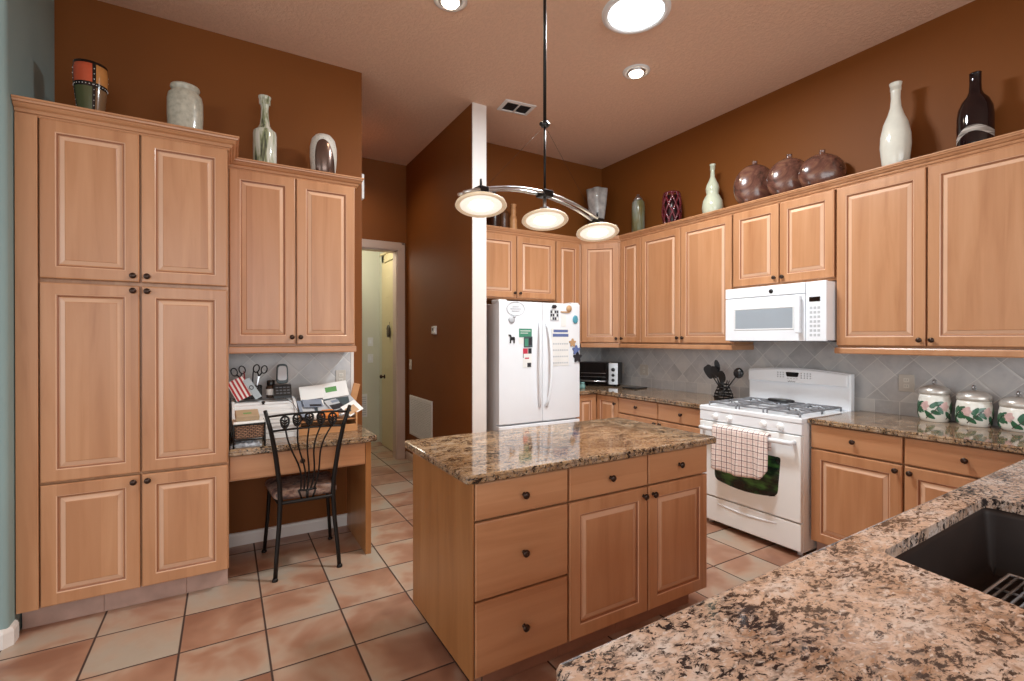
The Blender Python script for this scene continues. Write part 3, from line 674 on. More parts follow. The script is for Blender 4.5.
mb = MB(); mb.lathe([(.0165, 0), (.0165, .002), (.001, .003)], (.389, -.0005, .383), 24, 'y'); mb.build('round_badge', M['black'], dm)
mb = MB(); mb.box(.644, .0, .006, WID, .023, .428, .005); cp = mb.build('control_panel', M['white'], mw)
mb = MB(); mb.box(.668, -.002, .285, .742, .001, .318, .001); mb.build('display', M['black_gloss'], cp)
mb = MB()
for r_ in range(7):
    for c_ in range(3): mb.box(.672 + c_ * .026, -.0012, .040 + r_ * .032, .690 + c_ * .026, .0005, .058 + r_ * .032, .001)
mb.build('keypad', M['light_grey'], cp)

# ------------------------------------------------------------------ gas range
rg = thing('gas_range', 'white freestanding gas range with a dark oven window', 'stove', (3.225, 2.535, 0), RZ)
RW = .786
mb = MB(); mb.box(.003, .03, .035, RW - .003, .74, .90, .003)
for x in (.05, RW - .05):
    for y in (.08, .70): mb.lathe([(.018, 0), (.018, .036)], (x, y, 0), 10)
mb.build('body', M['offwhite'], rg)
mb = MB(); mb.rings([[(x, y, z) for x, y in inset([(0, .0), (RW, .0), (RW, .70), (0, .70)], d)] for d, z in ((.004, .884), (0, .890), (0, .914), (.006, .922), (.022, .922), (.028, .916))]); mb.build('cooktop', M['white'], rg)
mb = MB(); mb.rings([[(x0_, y_, z_) for y_, z_ in ((.004, .882), (.002, .812), (.03, .812), (.03, .882))] for x0_ in (.001, RW - .001)]); cpn = mb.build('knob_panel', M['white'], rg)
for x in (.142, .262, .526, .646):
    mb = MB(); mb.lathe([(.024, 0), (.024, .004), (.019, .008), (.018, .026), (.015, .03), (.001, .03)], (x, .003, .848), 20, 'y'); mb.box(x - .0045, -.033, .832, x + .0045, -.02, .864, .003); mb.build('knob', M['offwhite'], cpn)
od = MB(); od.box(.003, -.004, .235, RW - .003, .028, .803, .006); od = od.build('oven_door', M['offwhite'], rg)
M['oven_glass'] = None
t_ = NT('dark_green_oven_glass'); t_.set(Roughness=.08); nz = t_.noise(t_.co(scale=(2, 2, 5)), 2.5, 3); t_.col(t_.ramp(nz.outputs[0], [(.38, srgb(22, 22, 24)), (.5, srgb(26, 50, 36)), (.64, srgb(78, 136, 64))])); M['oven_glass'] = t_.m
wn2 = rounded([(.140, .372), (.40, .318), (.63, .372), (.652, .64), (.13, .64)], [.04, .2, .04, .02, .02], 6)
mb = MB(); mb.rings([[(x, y_, z) for x, z in inset(wn2, d)] for d, y_ in ((0, -.0035), (.003, -.0062), (.008, -.0062))]); mb.build('window', M['oven_glass'], od)
hp = [(.045, -.004, .757)] + [(.045 + (RW - .09) * i / 10, -.05 - .006 * math.sin(PI * i / 10), .757) for i in range(11)] + [(RW - .045, -.004, .757)]
MB().tube(hp, .016, 10, flat=.9).build('handle', M['white'], od)
mb = MB(); mb.box(.003, 0, .045, RW - .003, .028, .225, .006); bd_ = mb.build('bottom_drawer', M['offwhite'], rg)
mb = MB(); mb.tube([(.16 + .46 * i / 12, -.002 + .003 * abs(i - 6) / 6, .185 - .014 * math.sin(PI * i / 12)) for i in range(13)], .008, 8, flat=.5); mb.build('drawer_lip', M['white'], bd_)
# backguard with a gently arched top
bgp = [(0, .918), (RW, .918), (RW, 1.185)] + [(RW - RW * i / 16, 1.185 + .026 * math.sin(PI * i / 16)) for i in range(1, 16)] + [(0, 1.185)]
mb = MB(); mb.rings([[(x, y_, z) for x, z in inset(bgp, d)] for d, y_ in ((.004, .690), (0, .686), (0, .640), (.008, .634))]); bg = mb.build('backguard', M['white'], rg)
bgq = [(.012, 1.092), (RW - .012, 1.092), (RW - .012, 1.178)] + [(RW - .012 - (RW - .024) * i / 16, 1.178 + .026 * math.sin(PI * i / 16)) for i in range(1, 16)] + [(.012, 1.178)]
mb = MB(); mb.rings([[(x, y_, z) for x, z in inset(bgq, d)] for d, y_ in ((0, .636), (.0, .612), (.008, .606))]); mb.build('control_panel', M['white'], bg)
mb = MB(); mb.rings([[(x, y_, z) for x, z in rounded([(.342, 1.142), (.428, 1.142), (.436, 1.178), (.334, 1.178)], .008, 3)] for y_ in (.6065, .603)]); mb.build('display', M['black_gloss'], bg)
for xs_ in ((.27, .292, .314), (.455, .478, .50, .522)):
    mb = MB()
    for x in xs_:
        for z in (1.172, 1.155, 1.138): mb.lathe([(.006, 0), (.006, .002), (.001, .0025)], (x, .606, z), 8, 'y')
    mb.build('keypad', M['light_grey'], bg)
mb = MB()
for x in (.35, .375, .40, .42): mb.box(x - .007, .6045, 1.126, x + .007, .6065, 1.132)
mb.build('keypad', M['light_grey'], bg)
mb = MB(); mb.tube([(.350 + i * .0048, .6055, 1.103 + (.006 if i % 3 == 0 else .0) - (.002 if i % 4 == 1 else 0)) for i in range(13)], .0018, 5); mb.build('brand_lettering', C5, bg)
# grates, burners, and the oval griddle burner cover
for gx in (.045, .515):
    mb = MB(); w_ = .228; zt = .944
    mb.tube([(gx, .06, zt), (gx + w_, .06, zt), (gx + w_, .59, zt), (gx, .59, zt)], .006, 6, closed=True)
    mb.tube([(gx, .345, zt), (gx + w_, .345, zt)], .006, 6)
    for cy in (.20, .49):
        for k in range(4):
            a = PI / 4 + k * PI / 2; mb.tube([(gx + w_ / 2 + .03 * math.cos(a), cy + .03 * math.sin(a), zt + .004), (gx + w_ / 2 + .13 * math.cos(a), cy + .16 * math.sin(a), zt)], .0055, 6)
        mb.tube([(gx, cy, zt), (gx + .07, cy, zt + .003)], .0055, 6); mb.tube([(gx + w_, cy, zt), (gx + w_ - .07, cy, zt + .003)], .0055, 6)
    for x in (gx, gx + w_):
        for y in (.06, .335, .59): mb.tube([(x, y, zt), (x, y, .9165)], .006, 6)
    mb.build('burner_grate', M['grate'], rg)
    for cy in (.20, .49):
        mb = MB(); mb.lathe([(.05, .9165), (.046, .925), (.036, .928), (.036, .934), (.03, .938), (.001, .938)], (gx + w_ / 2, cy, 0), 20); mb.build('burner', M['grate'], rg)
mb = MB(); mb.tube([(.300, .06, .944), (.487, .06, .944), (.487, .59, .944), (.300, .59, .944)], .006, 6, closed=True)
for y in (.2, .345, .49): mb.tube([(.300, y, .944), (.487, y, .944)], .0055, 6)
for x in (.300, .487):
    for y in (.06, .59): mb.tube([(x, y, .944), (x, y, .9165)], .006, 6)
mb.build('burner_grate', M['grate'], rg)
mb = MB(); mb.lathe([(.10, 0), (.104, .006), (.102, .014), (.09, .018), (.001, .016)], (0, 0, 0), 28, squash=.55); 
tag(mb.build('spoon_rest', M['black'], None, (3.745, 2.19, .951), (0, 0, RZ)), 'black oval spoon rest on the range grate near the backguard', 'spoon rest')

# towel over the oven handle
def towel():
    m_ = MB(); nx, nz = 26, 30; x0, x1 = .168, .60
    rows = []
    for j in range(nz + 1):
        row = []
        for i in range(nx + 1):
            u = i / nx; s_ = j / nz
            drop = .275 + .02 * math.sin(u * 3.0) + (.03 if u < .9 else -.06 * (u - .9) / .1 + .03) - .02 * u
            L = .10; tot = L + .05 + drop
            d = s_ * tot
            if d < L: y, z = -.030, .775 - (L - d)
            elif d < L + .05: a = (d - L) / .05 * PI; y, z = -.0515 - .0 + .0215 * math.cos(a), .775 + .021 * math.sin(a)
            else: y, z = -.073, .775 - (d - L - .05)
            k = max(0, min(1, (d - L - .05) / .25))
            y -= k * (.010 * math.sin(u * 15 + .6) + .006 * math.sin(u * 31)) + k * .004 if d > L + .05 else 0
            row.append((x0 + (x1 - x0) * u + .012 * k * math.sin(s_ * 3) * (u - .5), y, z))
        rows.append(row)
    vs = [p for r in rows for p in r]; n = nx + 1
    m_.add(vs, [(j * n + i, j * n + i + 1, (j + 1) * n + i + 1, (j + 1) * n + i) for j in range(nz) for i in range(nx)], True); return m_
t_ = NT('checked_towel_cloth'); t_.set(Roughness=.9); sp = t_.n('ShaderNodeSeparateXYZ'); t_.l(t_.co(), sp.inputs[0])
def lines(o, per, off=0., w=.10):
    f = t_.math('FRACT', t_.math('ADD', t_.math('DIVIDE', o, per), off)); return t_.math('LESS_THAN', f, w)
ln = t_.math('MAXIMUM', lines(sp.outputs['X'], .041), lines(sp.outputs['Z'], .041))
soft = t_.math('MAXIMUM', lines(sp.outputs['X'], .041, .5, .3), lines(sp.outputs['Z'], .041, .5, .3))
c_ = t_.mix(t_.math('MULTIPLY', soft, .45), srgb(242, 230, 224), srgb(226, 192, 184)); c_ = t_.mix(ln, c_, srgb(104, 60, 66)); t_.col(c_)
tw = tag(towel().build('dish_towel', t_.m, None, (3.225, 2.535, 0), (0, 0, RZ), fix=False), 'pink and white checked dish towel hanging over the oven door handle', 'towel')
so = tw.modifiers.new('thickness', 'SOLIDIFY'); so.thickness = .003; so.offset = 0
mb = MB(); 

# ------------------------------------------------------------------ small things on the counters
def ceramic(name, c, rough=.15, var=.08, sc=10): return plain(name, c, rough, var=var, sc=sc, coat=.4)
# canisters
t_ = NT('painted_floral_ceramic'); t_.set(Roughness=.2); t_.col(t_.ramp(t_.noise(t_.co(), 6, 3).outputs[0], [(.3, srgb(222, 218, 208)), (.7, srgb(240, 236, 228))])); M['can'] = t_.m
M['leafgreen'] = ceramic('leaf_green_paint', srgb(40, 92, 62), .3, .2, 30); M['petal'] = ceramic('pink_petal_paint', srgb(212, 176, 172), .3, .14, 30); M['twig'] = plain('brown_twig_paint', srgb(58, 44, 40), .4); M['lid'] = plain('champagne_metal_lid', srgb(206, 200, 192), .34, .55)
def canister(loc, rr, h, label, seed):
    r = thing('canister', label, 'canister', loc, 0, 'floral canisters on the counter')
    def rad(z): return rr * (.90 + .12 * math.sin(PI * min(1, max(0, z / h)) * .92 + .12))
    mb = MB(); mb.lathe([(rr * .80, 0), (rr * .86, .004)] + [(rad(h * i / 8), .004 + (h - .004) * i / 8) for i in range(1, 9)] + [(rr * .84, h), (rr * .84, h - .004)], (0, 0, 0), 32); jarmb = mb
    mb = MB(); mb.lathe([(rr * .93, h), (rr * .97, h + .004), (rr * .97, h + .022), (rr * .9, h + .036), (rr * .6, h + .052), (rr * .2, h + .060), (.001, h + .061)], (0, 0, 0), 32); lid = mb.build('lid', M['lid'], r)
    mb = MB(); mb.tube([(.022 * math.cos(2 * PI * i / 14), 0, h + .066 + .012 * (1 + math.sin(2 * PI * i / 14))) for i in range(14)], .0055, 6, closed=True); mb.build('ring_knob', M['steel'], lid)
    # painted sprig, wrapped just over the surface facing the room (towards -X)
    rg_ = random.Random(seed); lf = MB(); pt = MB(); tg = MB()
    def on(a, z, e=.0012): q = rad(z) + e; return (q * math.cos(a), q * math.sin(a), z)
    def blob(mbx, a0, z0, ln_, wd, rot, n=12):
        ring = []
        for i in range(n):
            t = 2 * PI * i / n; x = ln_ * math.cos(t); y = wd * math.sin(t) * (1 - .35 * math.cos(t))
            ring.append((x * math.cos(rot) - y * math.sin(rot), x * math.sin(rot) + y * math.cos(rot)))
        o_ = [on(a0 + x / rr, z0 + y, .0016) for x, y in ring]; i_ = [on(a0 + x / rr, z0 + y, -.002) for x, y in ring]; c0 = on(a0, z0, .002)
        mbx.add([c0] + o_, [(0, 1 + i, 1 + (i + 1) % n) for i in range(n)], True); mbx.add(o_ + i_, [(i, (i + 1) % n, n + (i + 1) % n, n + i) for i in range(n)])
    base = PI + .35
    for k in range(3):
        b = base + (k - 1) * 1.25 + rg_.uniform(-.1, .1)
        tg.tube([on(b - .45 + .1 * i, h * (.12 + .062 * i + .02 * math.sin(i)), .0012) for i in range(10)], .0022, 5)
        for (da, dz, ro) in ((-.32, .30, 2.2), (-.16, .22, -.7), (.02, .62, 1.1), (.16, .38, -.4), (.34, .68, .5), (.42, .46, -1.0)):
            blob(lf, b + da, h * dz + rg_.uniform(-.004, .004), .026, .0125, ro + rg_.uniform(-.2, .2))
        for (da, dz, ro) in ((.62, .60, 0), (.70, .66, .9), (.66, .52, -.8), (.74, .58, .2)): blob(pt, b + da, h * dz, .022, .015, ro)
    for q_, mi_ in ((lf, 1), (pt, 2), (tg, 3)):
        o_ = len(jarmb.v); jarmb.v += q_.v; jarmb.f += [tuple(i + o_ for i in f) for f in q_.f]; jarmb.sm += q_.sm; jarmb.mi += [mi_] * len(q_.f)
    jarmb.build('jar', [M['can'], M['leafgreen'], M['petal'], M['twig']], r, fix=False)
    return r
canister((3.865, 1.275, .9215), .081, .168, 'tallest floral ceramic canister, nearest the range', 1)
canister((3.860, 1.085, .9215), .083, .150, 'middle sized floral ceramic canister, between two others', 2)
canister((3.860, .895, .9215), .083, .132, 'shortest floral ceramic canister, farthest from the range', 3)

# utensil holder: wire basket with dark utensils
uh = thing('utensil_holder', 'black wire caddy of dark utensils beside the range', 'utensil holder', (3.72, 2.68, .9145))
mb = MB(); mb.lathe([(.075, 0), (.075, .006), (.07, .01), (.001, .01)], (0, 0, 0), 20)
for k in range(5): zz = .02 + k * .028; rr = .078 - .04 * (k / 4) ** 1.3; mb.tube([(rr * math.cos(2 * PI * i / 20), rr * math.sin(2 * PI * i / 20), zz) for i in range(20)], .006, 6, closed=True)
for k in range(10): a = 2 * PI * k / 10; mb.tube([(.076 * math.cos(a), .076 * math.sin(a), .004), (.074 * math.cos(a), .074 * math.sin(a), .05), (.055 * math.cos(a), .055 * math.sin(a), .09), (.038 * math.cos(a), .038 * math.sin(a), .135), (.05 * math.cos(a), .05 * math.sin(a), .165)], .0035, 5)
mb.build('wire_basket', M['iron'], uh)
def utensil(name, tip, label, head):
    """one utensil standing in the caddy, head at tip"""
    m_ = MB(); b = Vector((-.15 * tip[0], -.15 * tip[1], .03)); t = Vector(tip); d = (t - b).normalized()
    m_.tube([b, b.lerp(t, .5), t - d * .03], [.005, .006, .005], 8)
    u = d.cross(Vector((1, 0, 0))).normalized(); w_ = d.cross(u)
    c0 = t
    if head == 'ladle':
        pts = []
        for j in range(6):
            th = PI / 2 * j / 5; pts.append([c0 + (u * math.cos(k_ * PI / 6) + d * math.sin(k_ * PI / 6)) * (.046 * math.cos(th)) + w_ * (.030 * math.sin(th)) for k_ in range(12)])
        m_.rings([[tuple(p) for p in r] for r in pts], smooth=True)
    else:
        k_ = {'spoon': (.056, .036), 'turner': (.062, .046), 'fork': (.058, .026)}[head]
        rg2 = []
        for off in (-.003, .003):
            n_ = 14; rg2.append([tuple(c0 + d * (k_[0] * math.sin(2 * PI * i / n_)) + u * (k_[1] * (abs(math.cos(2 * PI * i / n_)) ** (.4 if head == 'turner' else 1)) * (1 if math.cos(2 * PI * i / n_) > 0 else -1)) + w_ * off) for i in range(n_)])
        m_.rings(rg2)
    return tag(m_.build(name, M['black'], None, (3.72, 2.68, .9145)), label, 'utensil', 'utensils in the wire caddy')
utensil('ladle', (.02, -.13, .235), 'black ladle leaning right in the wire caddy', 'ladle')
utensil('slotted_turner', (-.02, .125, .235), 'black turner leaning far left in the wire caddy', 'turner')
utensil('serving_spoon', (-.04, .06, .235), 'black serving spoon leaning left of centre in the caddy', 'spoon')
utensil('meat_fork', (.03, .085, .285), 'black pointed fork standing tallest in the wire caddy', 'fork')
utensil('serving_spoon', (-.05, -.02, .20), 'black spoon upright at the front of the wire caddy', 'spoon')

# toaster oven on the corner counter, turned towards the room
to = thing('toaster_oven', 'black and silver toaster oven in the counter corner', 'toaster oven', (3.455, 4.355, .9145), R(-55))
mb = MB(); mb.box(0, .012, .018, .45, .24, .262, .008)
for x in (.04, .41):
    for y in (.04, .21): mb.lathe([(.014, 0), (.014, .02)], (x, y, 0), 10)
mb.build('body', M['black'], to)
mb = MB(); mb.box(.004, 0, .024, .342, .014, .258, .004); tdo = mb.build('glass_door', M['black_gloss'], to)
mb = MB(); mb.tube([(.03, -.001, .055), (.03, -.03, .055), (.315, -.03, .055), (.315, -.001, .055)], .009, 8); mb.build('handle', M['steel'], tdo)
mb = MB(); mb.box(.03, -.0015, .10, .315, .0005, .103); mb.box(.03, -.0015, .14, .315, .0005, .144); mb.build('rack', M['steel'], tdo)
mb = MB(); mb.box(.346, -.002, .020, .448, .014, .260, .004); tcp = mb.build('control_panel', M['steel'], to)
for z in (.185, .125, .07):
    mb = MB(); mb.lathe([(.018 if z < .18 else .022, 0), (.016, .016), (.001, .017)], (.397, -.002, z), 16, 'y'); mb.build('knob', M['black'], tcp)
mb = MB(); mb.box(0, 0, 0, .22, .17, .012, .005); tag(mb.build('cutting_board', M['black'], None, (3.66, 3.66, .9145), (0, 0, R(12))), 'flat black board lying beside the toaster oven', 'board')
M['teal_glass'] = plain('teal_glass', srgb(120, 160, 156), .1)
for x, y, lb in ((3.165, 4.00, 'small teal glass jar on the counter beside the fridge'), (3.245, 4.02, 'second small teal glass jar, right of its twin beside the fridge')):
    mb = MB(); mb.lathe([(.025, 0), (.028, .004), (.030, .035), (.022, .048), (.022, .056), (.024, .058), (.024, .070), (.001, .071)], (0, 0, 0), 18); tag(mb.build('glass_jar', M['teal_glass'], None, (x, y, .9145)), lb, 'jar', 'teal jars by the fridge')

# outlets
def outlet(loc, rz, label, plates=1, w=.075):
    r = thing('wall_outlet', label, 'outlet', loc, rz, 'outlets and switches on the tile')
    mb = MB(); mb.box(-w / 2, -.006, -.058, w / 2, 0, .058, .003); mb.build('cover_plate', M['plate'], r)
    for z in (-.02, .02):
        mb = MB(); mb.box(-.016, -.0085, z - .013, .016, -.005, z + .013, .003); s_ = mb.build('socket', M['plate2'], r)
        mb = MB()
        for x in (-.006, .006): mb.box(x - .001, -.0095, z - .004, x + .001, -.008, z + .006)
        mb.build('slot', M['grey_line'], s_)
    return r
M['plate'] = plain('almond_plate', srgb(196, 188, 178), .4, var=.02); M['plate2'] = plain('almond_socket', srgb(214, 208, 198), .4, var=.02)
outlet((XR - .011, 4.20, 1.10), RZ, 'grey outlet on the tile just right of the toaster oven')
outlet((XR - .011, 3.85, 1.10), RZ, 'double grey outlet on the tile left of the utensil caddy', w=.12)
outlet((XR - .011, 1.46, 1.14), RZ, 'outlet on the tile behind the tallest canister', w=.09)
outlet((.762, YW - .011, 1.143), 0, 'outlet on the desk tile above the mail tray')

# ------------------------------------------------------------------ vases and pots on the cabinets
def vase(name, label, prof, loc, m_, cat='vase', n=32, squash=1.0, warp=None, grp=None, mats=None, rz=0):
    mb = MB(); mb.lathe(prof, (0, 0, 0), n, squash=squash, warp=warp, cap=True)
    return tag(mb.build(name, mats or m_, None, loc, (0, 0, rz)), label, cat, grp)
def hollow(prof, rr):     # close a vessel with a short inner lip
    r, z = prof[-1]; return prof + [(r - rr, z), (r - rr, z - .05), (.002, z - .06)]
# patchwork bowl
t_ = NT('patchwork_glaze'); t_.set(Roughness=.15); v = t_.co(); sp = t_.n('ShaderNodeSeparateXYZ'); t_.l(v, sp.inputs[0])
ang = t_.math('ARCTAN2', sp.outputs['Y'], sp.outputs['X']); q = t_.math('DIVIDE', t_.math('ADD', ang, PI - .384), PI / 2); f = t_.math('FRACT', q); cell = t_.math('FLOOR', q)
up = t_.math('GREATER_THAN', sp.outputs['Z'], .248); idx = t_.math('FRACT', t_.math('ADD', t_.math('MULTIPLY', cell, .37), t_.math('MULTIPLY', up, .5)))
ctop = t_.ramp(t_.math('FRACT', t_.math('MULTIPLY', cell, .5)), [(0, srgb(206, 92, 60)), (.45, srgb(206, 142, 80))], 'CONSTANT'); cbot = t_.ramp(t_.math('FRACT', t_.math('MULTIPLY', cell, .5)), [(0, srgb(84, 92, 60)), (.45, srgb(134, 104, 76))], 'CONSTANT')
c_ = t_.mix(up, cbot, ctop); nzz = t_.noise(v, 14, 3); c_ = t_.mix(t_.math('MULTIPLY', nzz.outputs[0], .3), c_, srgb(70, 44, 30))
e_ = t_.math('MAXIMUM', t_.math('LESS_THAN', t_.math('MINIMUM', f, t_.math('SUBTRACT', 1, f)), .07), t_.math('LESS_THAN', t_.math('ABSOLUTE', t_.math('SUBTRACT', sp.outputs['Z'], .248)), .012))
c_ = t_.mix(e_, c_, srgb(24, 20, 20)); c_ = t_.mix(t_.math('GREATER_THAN', sp.outputs['Z'], .360), c_, srgb(30, 20, 18)); t_.col(c_)
bw = vase('patchwork_vase', 'black edged patchwork vase in orange, rust and green above the pantry', hollow([(.040, 0), (.046, .004), (.056, .10), (.066, .18), (.0735, .26), (.0755, .32), (.074, .374)], .006), (-.640, 3.50, 2.5765), t_.m, rz=0)
beads = MB()
for k in range(4):
    a = -PI + .384 + k * PI / 2
    for j in range(9): zz = .11 + j * .028; rr = .0565 + .0188 * min(1, (zz - .1) / .2) + .0005; beads.lathe([(.0005, -.003), (.003, 0), (.0005, .003)], (rr * math.cos(a), rr * math.sin(a), zz), 6)
for k in range(30): a = 2 * PI * k / 30; beads.lathe([(.0005, -.003), (.003, 0), (.0005, .003)], (.0728 * math.cos(a), .0728 * math.sin(a), .248), 6)
tag(beads.build('bead_trim', M['white2'], bw), None)
vase('stoneware_jar', 'pale grey stoneware jar with a flared neck above the pantry', hollow([(.074, 0), (.080, .005), (.087, .08), (.0915, .20), (.091, .285), (.085, .318), (.070, .334), (.066, .342), (.072, .352), (.076, .360), (.074, .370)], .008), (-.205, 3.50, 2.5765), ceramic('speckled_stoneware', srgb(176, 172, 156), .4, .2, 40))
# green and cream dripped bottle, slightly square
t_ = NT('green_drip_glaze'); t_.set(Roughness=.1); n_ = t_.noise(t_.co(scale=(16, 16, 2.2)), 1.6, 4, .6, .6); t_.col(t_.ramp(n_.outputs[0], [(.34, srgb(70, 74, 66)), (.42, srgb(136, 142, 108)), (.5, srgb(196, 198, 180)), (.66, srgb(222, 220, 210))])); M['drip'] = t_.m
vase('drip_glazed_bottle', 'tall green and cream glazed bottle vase with a long neck', hollow([(.062, 0), (.068, .004), (.072, .03), (.0735, .25), (.070, .272), (.046, .292), (.032, .318), (.025, .37), (.023, .43), (.029, .47), (.040, .502), (.0405, .510)], .005), (.232, 3.68, 2.567), M['drip'], n=16, rz=.2)
# egg vase with dark lustre patch
t_ = NT('white_crackle_and_lustre'); v = t_.co(); sp = t_.n('ShaderNodeSeparateXYZ'); t_.l(v, sp.inputs[0]); vo = t_.n('ShaderNodeTexVoronoi', ins={'Scale': 90}); t_.l(v, vo.inputs['Vector'])
cw = t_.ramp(vo.outputs['Distance'], [(.0, srgb(120, 112, 104)), (.35, srgb(206, 202, 194))])
lx = t_.math('DIVIDE', t_.math('SUBTRACT', sp.outputs['X'], t_.math('MULTIPLY_ADD', sp.outputs['Z'], -.10, .012)), .066); lz_ = t_.math('DIVIDE', t_.math('SUBTRACT', sp.outputs['Z'], .07), .205)
k_ = t_.math('ADD', t_.math('POWER', t_.math('ABSOLUTE', lx), 2.4), t_.math('POWER', t_.math('ABSOLUTE', lz_), 2.4))
msk = t_.math('MULTIPLY', t_.math('LESS_THAN', k_, 1.0), t_.math('LESS_THAN', sp.outputs['Y'], 0.0)); t_.col(t_.mix(msk, cw, srgb(112, 92, 84)))
t_.l(t_.ramp(msk, [(0, (.5, .5, .5, 1)), (1, (.22, .22, .22, 1))]), t_.b.inputs['Roughness'])
t_.l(t_.math('MULTIPLY', msk, .75), t_.b.inputs['Metallic'])
vase('egg_vase', 'white crackled egg shaped vase with a dark metallic patch', [(.064, 0), (.070, .004), (.084, .09), (.091, .17), (.090, .24), (.078, .294), (.054, .324), (.02, .337), (.001, .338)], (.607, 3.68, 2.567), t_.m)
XV = 3.83
white_g = ceramic('crackle_white_glaze', srgb(218, 214, 200), .15, .05, 16)
vase('tall_white_vase', 'tall white ceramic bottle vase above the right wall cabinet', hollow([(.055, 0), (.060, .004), (.075, .08), (.085, .18), (.083, .25), (.068, .33), (.045, .39), (.031, .44), (.026, .50), (.028, .565), (.034, .592), (.036, .60)], .006), (XV, 1.472, ZT), white_g)
t_ = NT('black_glass_with_band'); t_.set(Roughness=.05); v = t_.co(rot=(R(0), R(0), 0)); sp = t_.n('ShaderNodeSeparateXYZ'); t_.l(v, sp.inputs[0])
zz = t_.math('ADD', sp.outputs['Z'], t_.math('MULTIPLY', t_.math('POWER', t_.math('ADD', sp.outputs['Y'], .01), 2.0), 7.0)); nb = t_.noise(t_.co(scale=(3, 3, 40)), 2, 3)
bd2 = t_.math('MULTIPLY', t_.math('GREATER_THAN', zz, .118), t_.math('LESS_THAN', zz, .155)); t_.col(t_.mix(t_.math('MULTIPLY', bd2, t_.ramp(nb.outputs[0], [(.35, (.15, .15, .15, 1)), (.6, (1, 1, 1, 1))])), srgb(26, 14, 16), srgb(200, 190, 180)))
vase('black_glass_bottle', 'glossy black glass bottle with a pale swirl band above right cabinets', hollow([(.070, 0), (.078, .004), (.083, .06), (.083, .22), (.078, .27), (.062, .315), (.040, .345), (.030, .37), (.027, .41), (.027, .475), (.029, .48)], .005), (XV, 1.075, ZT), t_.m)
t_ = NT('burnished_brown_clay'); t_.set(Roughness=.22); n_ = t_.noise(t_.co(), 7, 5, .65, .8); n2_ = t_.noise(t_.co(scale=(1, 1, 3)), 16, 4); c_ = t_.ramp(n_.outputs[0], [(.32, srgb(58, 40, 34)), (.46, srgb(106, 66, 54)), (.58, srgb(128, 88, 68)), (.7, srgb(96, 74, 52))]); t_.col(t_.mix(t_.math('MULTIPLY', n2_.outputs[0], .35), c_, srgb(54, 38, 34))); t_.b.inputs['Coat Weight'].default_value = .6; t_.b.inputs['Coat Roughness'].default_value = .15
def pot(y, r, h, label):
    n_ = 16; a0 = -PI / 2 * .80; a1 = PI / 2 * .90
    pr2 = [(r * math.cos(a0 + (a1 - a0) * i / n_), h * .5 * math.sin(a0 + (a1 - a0) * i / n_)) for i in range(n_ + 1)]
    z0 = pr2[0][1]; pr2 = [(a, b - z0) for a, b in pr2]; zt = pr2[-1][1]; r1 = pr2[-1][0]
    pr2 += [(r1 * .7, zt + .004), (.022, zt + .010), (.018, zt + .024), (.023, zt + .028), (.014, zt + .028), (.012, zt + .01), (.001, zt + .008)]
    vase('clay_pot', label, pr2, (3.828, y, ZT), t_.m, 'pot', grp='round clay pots', squash=.56, rz=R(135), n=40)
pot(2.465, .165, .380, 'leftmost of three round brown clay pots above the microwave')
pot(2.175, .163, .340, 'middle of three round brown clay pots above the microwave')
pot(1.930, .160, .292, 'rightmost of three round brown clay pots above the microwave')
vase('gourd_vase', 'pale green double gourd vase with slim neck above the range wall', hollow([(.055, 0), (.062, .004), (.084, .05), (.092, .10), (.086, .16), (.066, .20), (.053, .222), (.057, .25), (.060, .275), (.052, .31), (.034, .345), (.021, .38), (.017, .43), (.019, .472), (.026, .492), (.027, .497)], .005), (XV, 2.875, ZT), ceramic('celadon_glaze', srgb(196, 200, 178), .12, .06, 16))
# lattice vase: open diamonds over a dark core
lv = thing('lattice_vase', 'dark red openwork lattice vase above the narrow range wall cabinets', 'vase', (XV, 3.345, ZT))
def lr(z): return .056 + .032 * math.sin(PI * min(1, max(0, z / .36)) * .8 + .2)
mb = MB()
for k in range(8):
    for sg in (1, -1): mb.tube([(lr(z) * math.cos(2 * PI * k / 8 + sg * z * 5.0), lr(z) * math.sin(2 * PI * k / 8 + sg * z * 5.0), z) for z in [.36 * i / 18 for i in range(19)]], .011, 6)
for z in (.008, .352): mb.tube([(lr(z) * math.cos(2 * PI * i / 24), lr(z) * math.sin(2 * PI * i / 24), z) for i in range(24)], .011, 6, closed=True)
mb.build('lattice', ceramic('oxblood_glaze', srgb(92, 26, 36), .25, .25, 12), lv)
mb = MB(); mb.lathe([(.04, .0), (.052, .02), (.070, .2), (.05, .33), (.046, .33), (.001, .1)], (0, 0, 0), 20); mb.build('inner_cup', plain('dark_glaze', srgb(40, 20, 20), .3), lv)
# lidded cylinder bottle
cy_ = thing('lidded_cylinder_vase', 'grey green cylindrical bottle with a domed cap near the corner', 'vase', (XV, 3.80, ZT))
mb = MB(); mb.lathe([(.060, 0), (.068, .004), (.070, .31), (.066, .37), (.050, .395), (.001, .396)], (0, 0, 0), 24)
t2 = NT('grey_green_streak_glaze'); t2.set(Roughness=.25); n_ = t2.noise(t2.co(scale=(6, 6, 2)), 2, 4); t2.col(t2.ramp(n_.outputs[0], [(.35, srgb(108, 96, 56)), (.5, srgb(124, 126, 104)), (.65, srgb(146, 148, 142))])); mb.build('bottle', t2.m, cy_)
mb = MB(); mb.lathe([(.048, .395), (.046, .41), (.028, .435), (.016, .442), (.016, .460), (.001, .465)], (0, 0, 0), 20); mb.build('cap', M['steel'], cy_)
